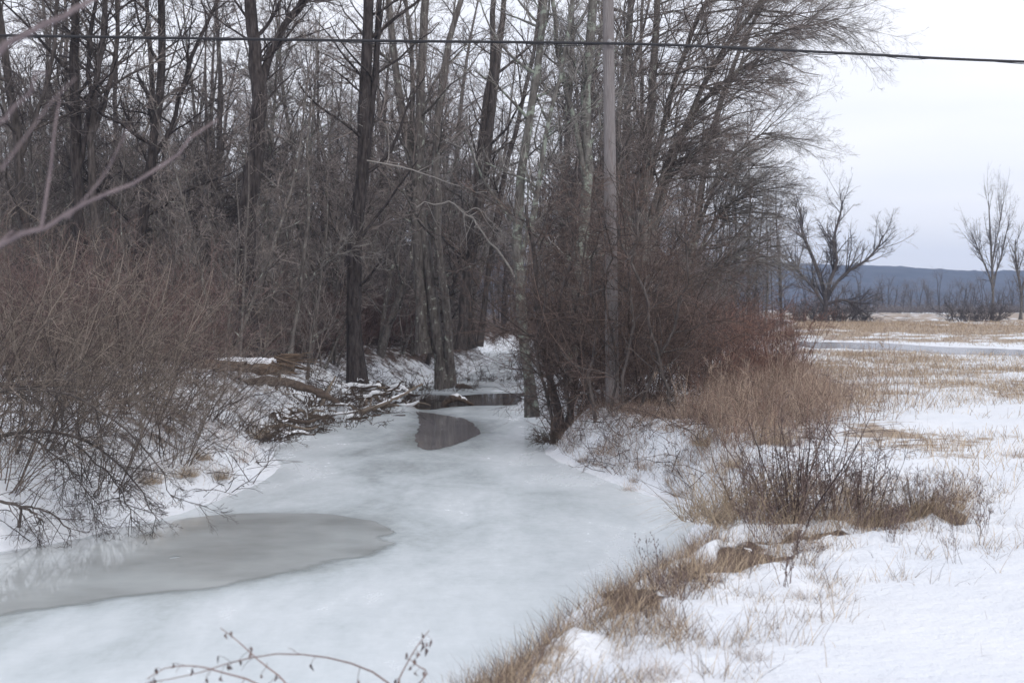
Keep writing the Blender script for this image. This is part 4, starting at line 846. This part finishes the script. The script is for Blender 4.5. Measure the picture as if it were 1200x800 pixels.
for k, (px, py, s, lb) in enumerate([(890, 628, .07, 'round snow lump, leftmost of the lumps behind the brush'), (912, 632, .09, 'snow lump in the middle of the row on the bank'), (935, 626, .08, 'snow lump right of the middle one on the bank'), (1000, 610, .06, 'small snow lump right of the bank tussocks'), (872, 642, .06, 'low snow lump below the leftmost one')]):
    lump_obj('snow_lump', lb, px, py, s*1.3, s, s*.8, M['snowcap'], 90+k, cat='snow lump')

proto = [o for o in COL.objects if o.name.startswith('snow_lump')][:3]
for k in range(46):
    t = random.random(); i0_ = t*(len(FR)-1); a_ = int(i0_); fr = i0_-a_; x = FR[a_][0]*(1-fr)+FR[a_+1][0]*fr; y = FR[a_][1]*(1-fr)+FR[a_+1][1]*fr
    x += abs(random.gauss(.1, .55)); y += random.gauss(-.1, .3)
    c = copy_tree(proto[k % 3]); sc = random.uniform(.5, 1.25); c.location = (x, y, gz(x, y)-.015); c.scale = (sc*random.uniform(.9, 1.7), sc, sc*random.uniform(.4, .8)); c.rotation_euler = (0, 0, random.uniform(0, 6.28))
    c['label'] = 'crusty white snow clod among the dry grass of the near bank'; c['group'] = 'snow clods along the near bank'
# ------------------------------------------------------------------ utility pole and cable
x0, y0, _ = P(718, 490, 26.7); zb = gz(x0, y0)
pr = empty('utility_pole', (x0, y0, zb)); tag(pr, 'weathered grey wooden utility pole rising out of the brambles', 'utility pole')
H = 10.5; K = 16; tt = np.linspace(0, 1, K)
top = (P(712, -70, 26.7)-np.array([x0, y0, zb])); q = np.stack([tt*top[0]*H/top[2], tt*0, -.4+tt*(H+.4)], -1)
pl = build('shaft', [(*tube(q, (.128-.034*tt), 20, .004), 0)], M['pole'], pr)
zc_ = P(716, 51, 26.7)[2]-zb; xc = top[0]*zc_/top[2]
def ring(z, x, h, r):
    r = r*.8; return tube(np.array([[x, 0, z-h/2-.001], [x, 0, z-h/2], [x, 0, z+h/2], [x, 0, z+h/2+.001]]), np.array([.1, r, r, .1]), 20)
build('strap', [(*ring(zc_, xc, .05, .131), 0)], M['metal'], pr)
build('clamp', [(*tube(np.array([[xc, -.12, zc_], [xc, -.16, zc_], [xc, -.21, zc_], [xc, -.23, zc_]]), np.array([.035, .035, .045, .005]), 8), 0)], M['metal'], pr)
build('top_cap', [(*tube(np.array([[q[-1, 0], 0, q[-1, 2]-.02], [q[-1, 0], 0, q[-1, 2]+.02], [q[-1, 0], 0, q[-1, 2]+.03]]), np.array([.096, .094, .001]), 20), 0)], M['metal'], pr)
wz = P(716, 51, 26.5)
pa = [P(-700, 15, 26.0), P(-200, 37, 26.2), P(60, 42.5, 26.3), P(400, 47.5, 26.4), wz, P(860, 56, 26.9), P(1000, 63, 27.5), P(1200, 72.5, 28.2), P(1700, 88, 30)]
q = resample(pa, 60)
off = np.stack([np.zeros(60), .035*np.cos(np.arange(60)*1.3), .035*np.sin(np.arange(60)*1.3)-.02], -1)
cb = empty('overhead_cable', tuple(wz)); tag(cb, 'black overhead cable stretched across the top past the pole', 'cable')
build('main_cable', [(*tube(q-wz, np.full(60, .026), 8), 0)], M['wire'], cb)
build('lashed_wire', [(*tube(q-wz+off, np.full(60, .008), 5), 0)], M['wire'], cb)

# ------------------------------------------------------------------ near tree at the left, its blurred branches hang into view
rng = np.random.default_rng(91)
tx, ty = -2.5, 3.9; tzb = gz(tx, ty)
nr_ = empty('near_tree', (tx, ty, tzb)); tag(nr_, 'blurred pinkish bare branches of a near tree reaching in from the upper left', 'tree')
b0 = np.array([tx, ty, tzb]); q = resample([[0, 0, -.2], [.05, 0, 1], [.02, .05, 2], [-.05, .1, 3.2], [0, .1, 4.5], [-.1, .1, 6]], 14)
build('trunk', [(*tube(q, np.linspace(.11, .03, 14), 10, .03, rng), 0)], M['barkmid'], nr_)
def br(pts, D, w0, w1, n=14):
    pp = [(tx+.02, ty+.05, ZC-(pts[0][1]-HOR-6)*ty/F-.05)] + [P(a, b_, D) for a, b_ in pts]
    q = resample(pp, n)-b0; q[1:] += .006*RNG.standard_normal((n-1, 3)); return q, np.linspace(w0, w1, n)*D/F/2*.66*(1+.09*RNG.standard_normal(n))
bs = [([(-60, 312), (0, 288), (48, 268), (90, 247), (130, 222), (180, 197), (215, 175), (250, 143)], 3.9, 11, 3.5),
      ([(-90, 110), (-40, 85), (0, 62), (40, 36), (75, 18), (105, 3), (150, -30)], 3.3, 15, 10),
      ([(-80, 200), (-30, 165), (0, 140), (30, 108), (52, 85)], 2.9, 9, 5)]
for i, (p_, D, w0, w1) in enumerate(bs):
    q, r_ = br(p_, D, w0, w1); build('branch', [(*tube(q, r_, 8, .03, rng), 0)], M['near'], nr_)
for p_, D, w0, w1 in [([(48, 268), (54, 230), (60, 190), (64, 150), (70, 115)], 3.9, 7, 3.5), ([(78, 256), (100, 232), (125, 200), (150, 150)], 3.6, 5, 2.5), ([(0, 200), (30, 160), (60, 120), (90, 90)], 3.0, 5, 2.5), ([(0, 285), (10, 275), (16, 270)], 3.9, 7, 5)]:
    q = resample([P(a, b_, D) for a, b_ in p_], 10)-b0; build('side_branch', [(*tube(q, np.linspace(w0, w1, 10)*D/F/2*.62, 7, .05, rng), 0)], M['near'], nr_)

# ------------------------------------------------------------------ the far field, trees and hill
ft = custom_tree('field_tree', 'dark spreading lone tree with several limbs at the field end of the woods', [
    [(966, 372, 12), (968, 350, 10), (962, 325, 8), (950, 295, 6), (938, 265, 5), (934, 235, 3)],
    [(968, 352, 8), (974, 325, 7), (982, 300, 6), (978, 275, 5), (985, 250, 4), (990, 225, 2)],
    [(970, 345, 7), (985, 325, 5), (1000, 312, 5), (1020, 300, 4), (1035, 285, 3), (1042, 268, 2)],
    [(965, 355, 6), (952, 335, 5), (938, 320, 4), (925, 300, 3)],
    [(970, 355, 6), (990, 350, 5), (1005, 356, 4), (1015, 364, 2)]], 150, TD, TD, dict(n1=20, t0=.12, n2=7, n3=5, n4=2, l1=(2.2, 5.2), a1=(20, 45), w1=.09, trop1=(0, 0, .04), rs=1.3), 51)
slim = custom_tree('field_tree', 'slender vase shaped bare tree standing alone at the right of the field', [
    [(1163, 373, 6), (1164, 350, 5), (1163, 325, 5), (1162, 300, 4), (1160, 265, 3), (1158, 228, 1.5)],
    [(1163, 330, 3), (1152, 305, 3), (1143, 285, 2), (1133, 265, 1)],
    [(1164, 325, 3), (1174, 300, 3), (1180, 275, 2), (1186, 250, 1)],
    [(1162, 310, 3), (1168, 280, 2), (1174, 250, 2), (1176, 232, 1)]], 165, BM, TD, dict(n1=13, t0=.2, n2=6, n3=4, n4=0, rs=1.3, w1=.06, l1=(2.5, 5.0), a1=(12, 26), trop1=(0, 0, .08), rt=.012), 52)
custom_tree('field_tree', 'small bare tree cut by the right edge of the photo', [
    [(1196, 372, 5), (1197, 350, 4), (1194, 325, 4), (1190, 300, 3), (1190, 280, 1.5)],
    [(1197, 340, 3), (1205, 315, 2), (1212, 290, 1)]], 165, BM, TW, dict(n1=13, t0=.2, n2=6, n3=4, n4=0, rs=1.3, w1=.06, l1=(2, 4.0), a1=(15, 30)), 53)
ft.scale = (.9, .9, .93); slim.scale = (.88, .88, .95)
fb = shrub('field_thicket', 'dark low brush pile at the foot of the slender field tree', 'shrub', TD, 90, (1.6, 4.0), 3.2, 1.1, .12, (0, 0, -.03), 6, 4, .05, .02, 371)
x, y, _ = P(1142, 0, 150); place(fb, 0, x, y, .8)
fb2 = copy_tree(fb); fb2['label'] = 'dark brush at the foot of the spreading lone tree'; x, y, _ = P(975, 0, 148); fb2.location = (x, y, gz(x, y)); fb2.scale = (1.1, 1.1, .8); fb2.rotation_euler = (0, 0, 2)
# trees along the far side of the field
hk = [make_tree('hedgerow_tree', '', 'tree', B, TW, [9, 11, 8][i], .2, dict(n1=16, t0=.12, n2=5, n3=4, n4=0, l1=(1.5, 3.4)), 600+i, None, i) for i in range(3)]
hc = [0]*3
for k in range(84):
    px = 935+ (k*3.9) + random.uniform(-4, 4); D = random.uniform(330, 470); i = k % 3; x = (px-600)*D/F
    place(hk[i], hc[i], x, D, random.uniform(.6, 1.0), random.uniform(0, 6.28), ['single trunked hazy tree in the far hedgerow', 'twin trunked hazy tree in the far hedgerow', 'low three trunked hazy tree in the far hedgerow'][i], ['single trunked trees in the far hedgerow', 'twin trunked trees in the far hedgerow', 'three trunked trees in the far hedgerow'][i]); hc[i] += 1
hb = shrub('hedge_brush', '', 'shrub', TW, 60, (1.2, 2.8), 3.5, 1.0, .12, (0, 0, -.02), 5, 4, .05, .03, 372)
for k in range(34):
    px = 940+k*9.5+random.uniform(-4, 4); D = random.uniform(300, 340); x = (px-600)*D/F
    place(hb, k, x, D, random.uniform(.7, 1.0), random.uniform(0, 6.28), 'low brush clump along the foot of the far hedgerow', 'brush clumps along the far hedgerow')
# wooded hill
n_a, n_b = 420, 60
xa = np.linspace(-1500, 1500, n_a); yb = np.linspace(0, 1, n_b)
XX, BB = np.meshgrid(xa, yb); YY = 1050+850*BB
pxp = 600+F*XX/1500
ridge = np.interp(pxp, [-1200, 300, 700, 900, 1000, 1040, 1080, 1120, 1200, 1400, 2300], [35, 45, 52, 54, 52, 51, 47.5, 44, 44, 40, 30])*1500/F+ZC
ZZ = 2.5+ridge*np.sin(np.clip(BB/.55, 0, 1)*np.pi/2)**1.6*(1+.0*XX)-sst(.6, 1, BB)*20+5*(vnoise(XX, YY, 90, 77, 4)-.5)*sst(0, .3, BB)+3.2*(vnoise(XX, YY, 9, 78, 2)-.5)+7*(vnoise(XX, YY, 38, 79, 3)-.5)*sst(0, .2, BB)
ZZ[0] = -1
i0 = (np.arange(n_b-1)[:, None]*n_a+np.arange(n_a-1)[None, :]).ravel(); Q = np.stack([i0, i0+1, i0+n_a+1, i0+n_a], -1)
hm = mat('wooded_hill', (.02, .024, .035), col2=(.065, .066, .082), nscale=.035, bump=1, bscale=.3)
tag(build('wooded_hill', [(np.stack([XX, YY, ZZ], -1), Q, 0)], hm), kind='structure')

# ------------------------------------------------------------------ haze
m = bpy.data.materials.new('haze'); m.use_nodes = True; t = m.node_tree; t.nodes.clear()
pv = t.nodes.new('ShaderNodeVolumePrincipled'); pv.inputs['Color'].default_value = (.52, .68, 1.0, 1); pv.inputs['Density'].default_value = .0004; pv.inputs['Anisotropy'].default_value = .0
ou = t.nodes.new('ShaderNodeOutputMaterial'); t.links.new(pv.outputs[0], ou.inputs['Volume'])
X0, X1, Y0, Y1, Z0, Z1 = -1620, 1620, -60, 2150, -2, 95
V = [(X0, Y0, Z0), (X1, Y0, Z0), (X1, Y1, Z0), (X0, Y1, Z0), (X0, Y0, Z1), (X1, Y0, Z1), (X1, Y1, Z1), (X0, Y1, Z1)]
Qh = [(0, 3, 2, 1), (4, 5, 6, 7), (0, 1, 5, 4), (1, 2, 6, 5), (2, 3, 7, 6), (3, 0, 4, 7)]
hz = build('haze', [(V, Qh, 0)], m, smooth=False); tag(hz, 'thin cold haze over the whole place', 'haze', kind='stuff')
print('faces', sum(len(m.polygons) for m in bpy.data.meshes), 'objects', len(bpy.data.objects))
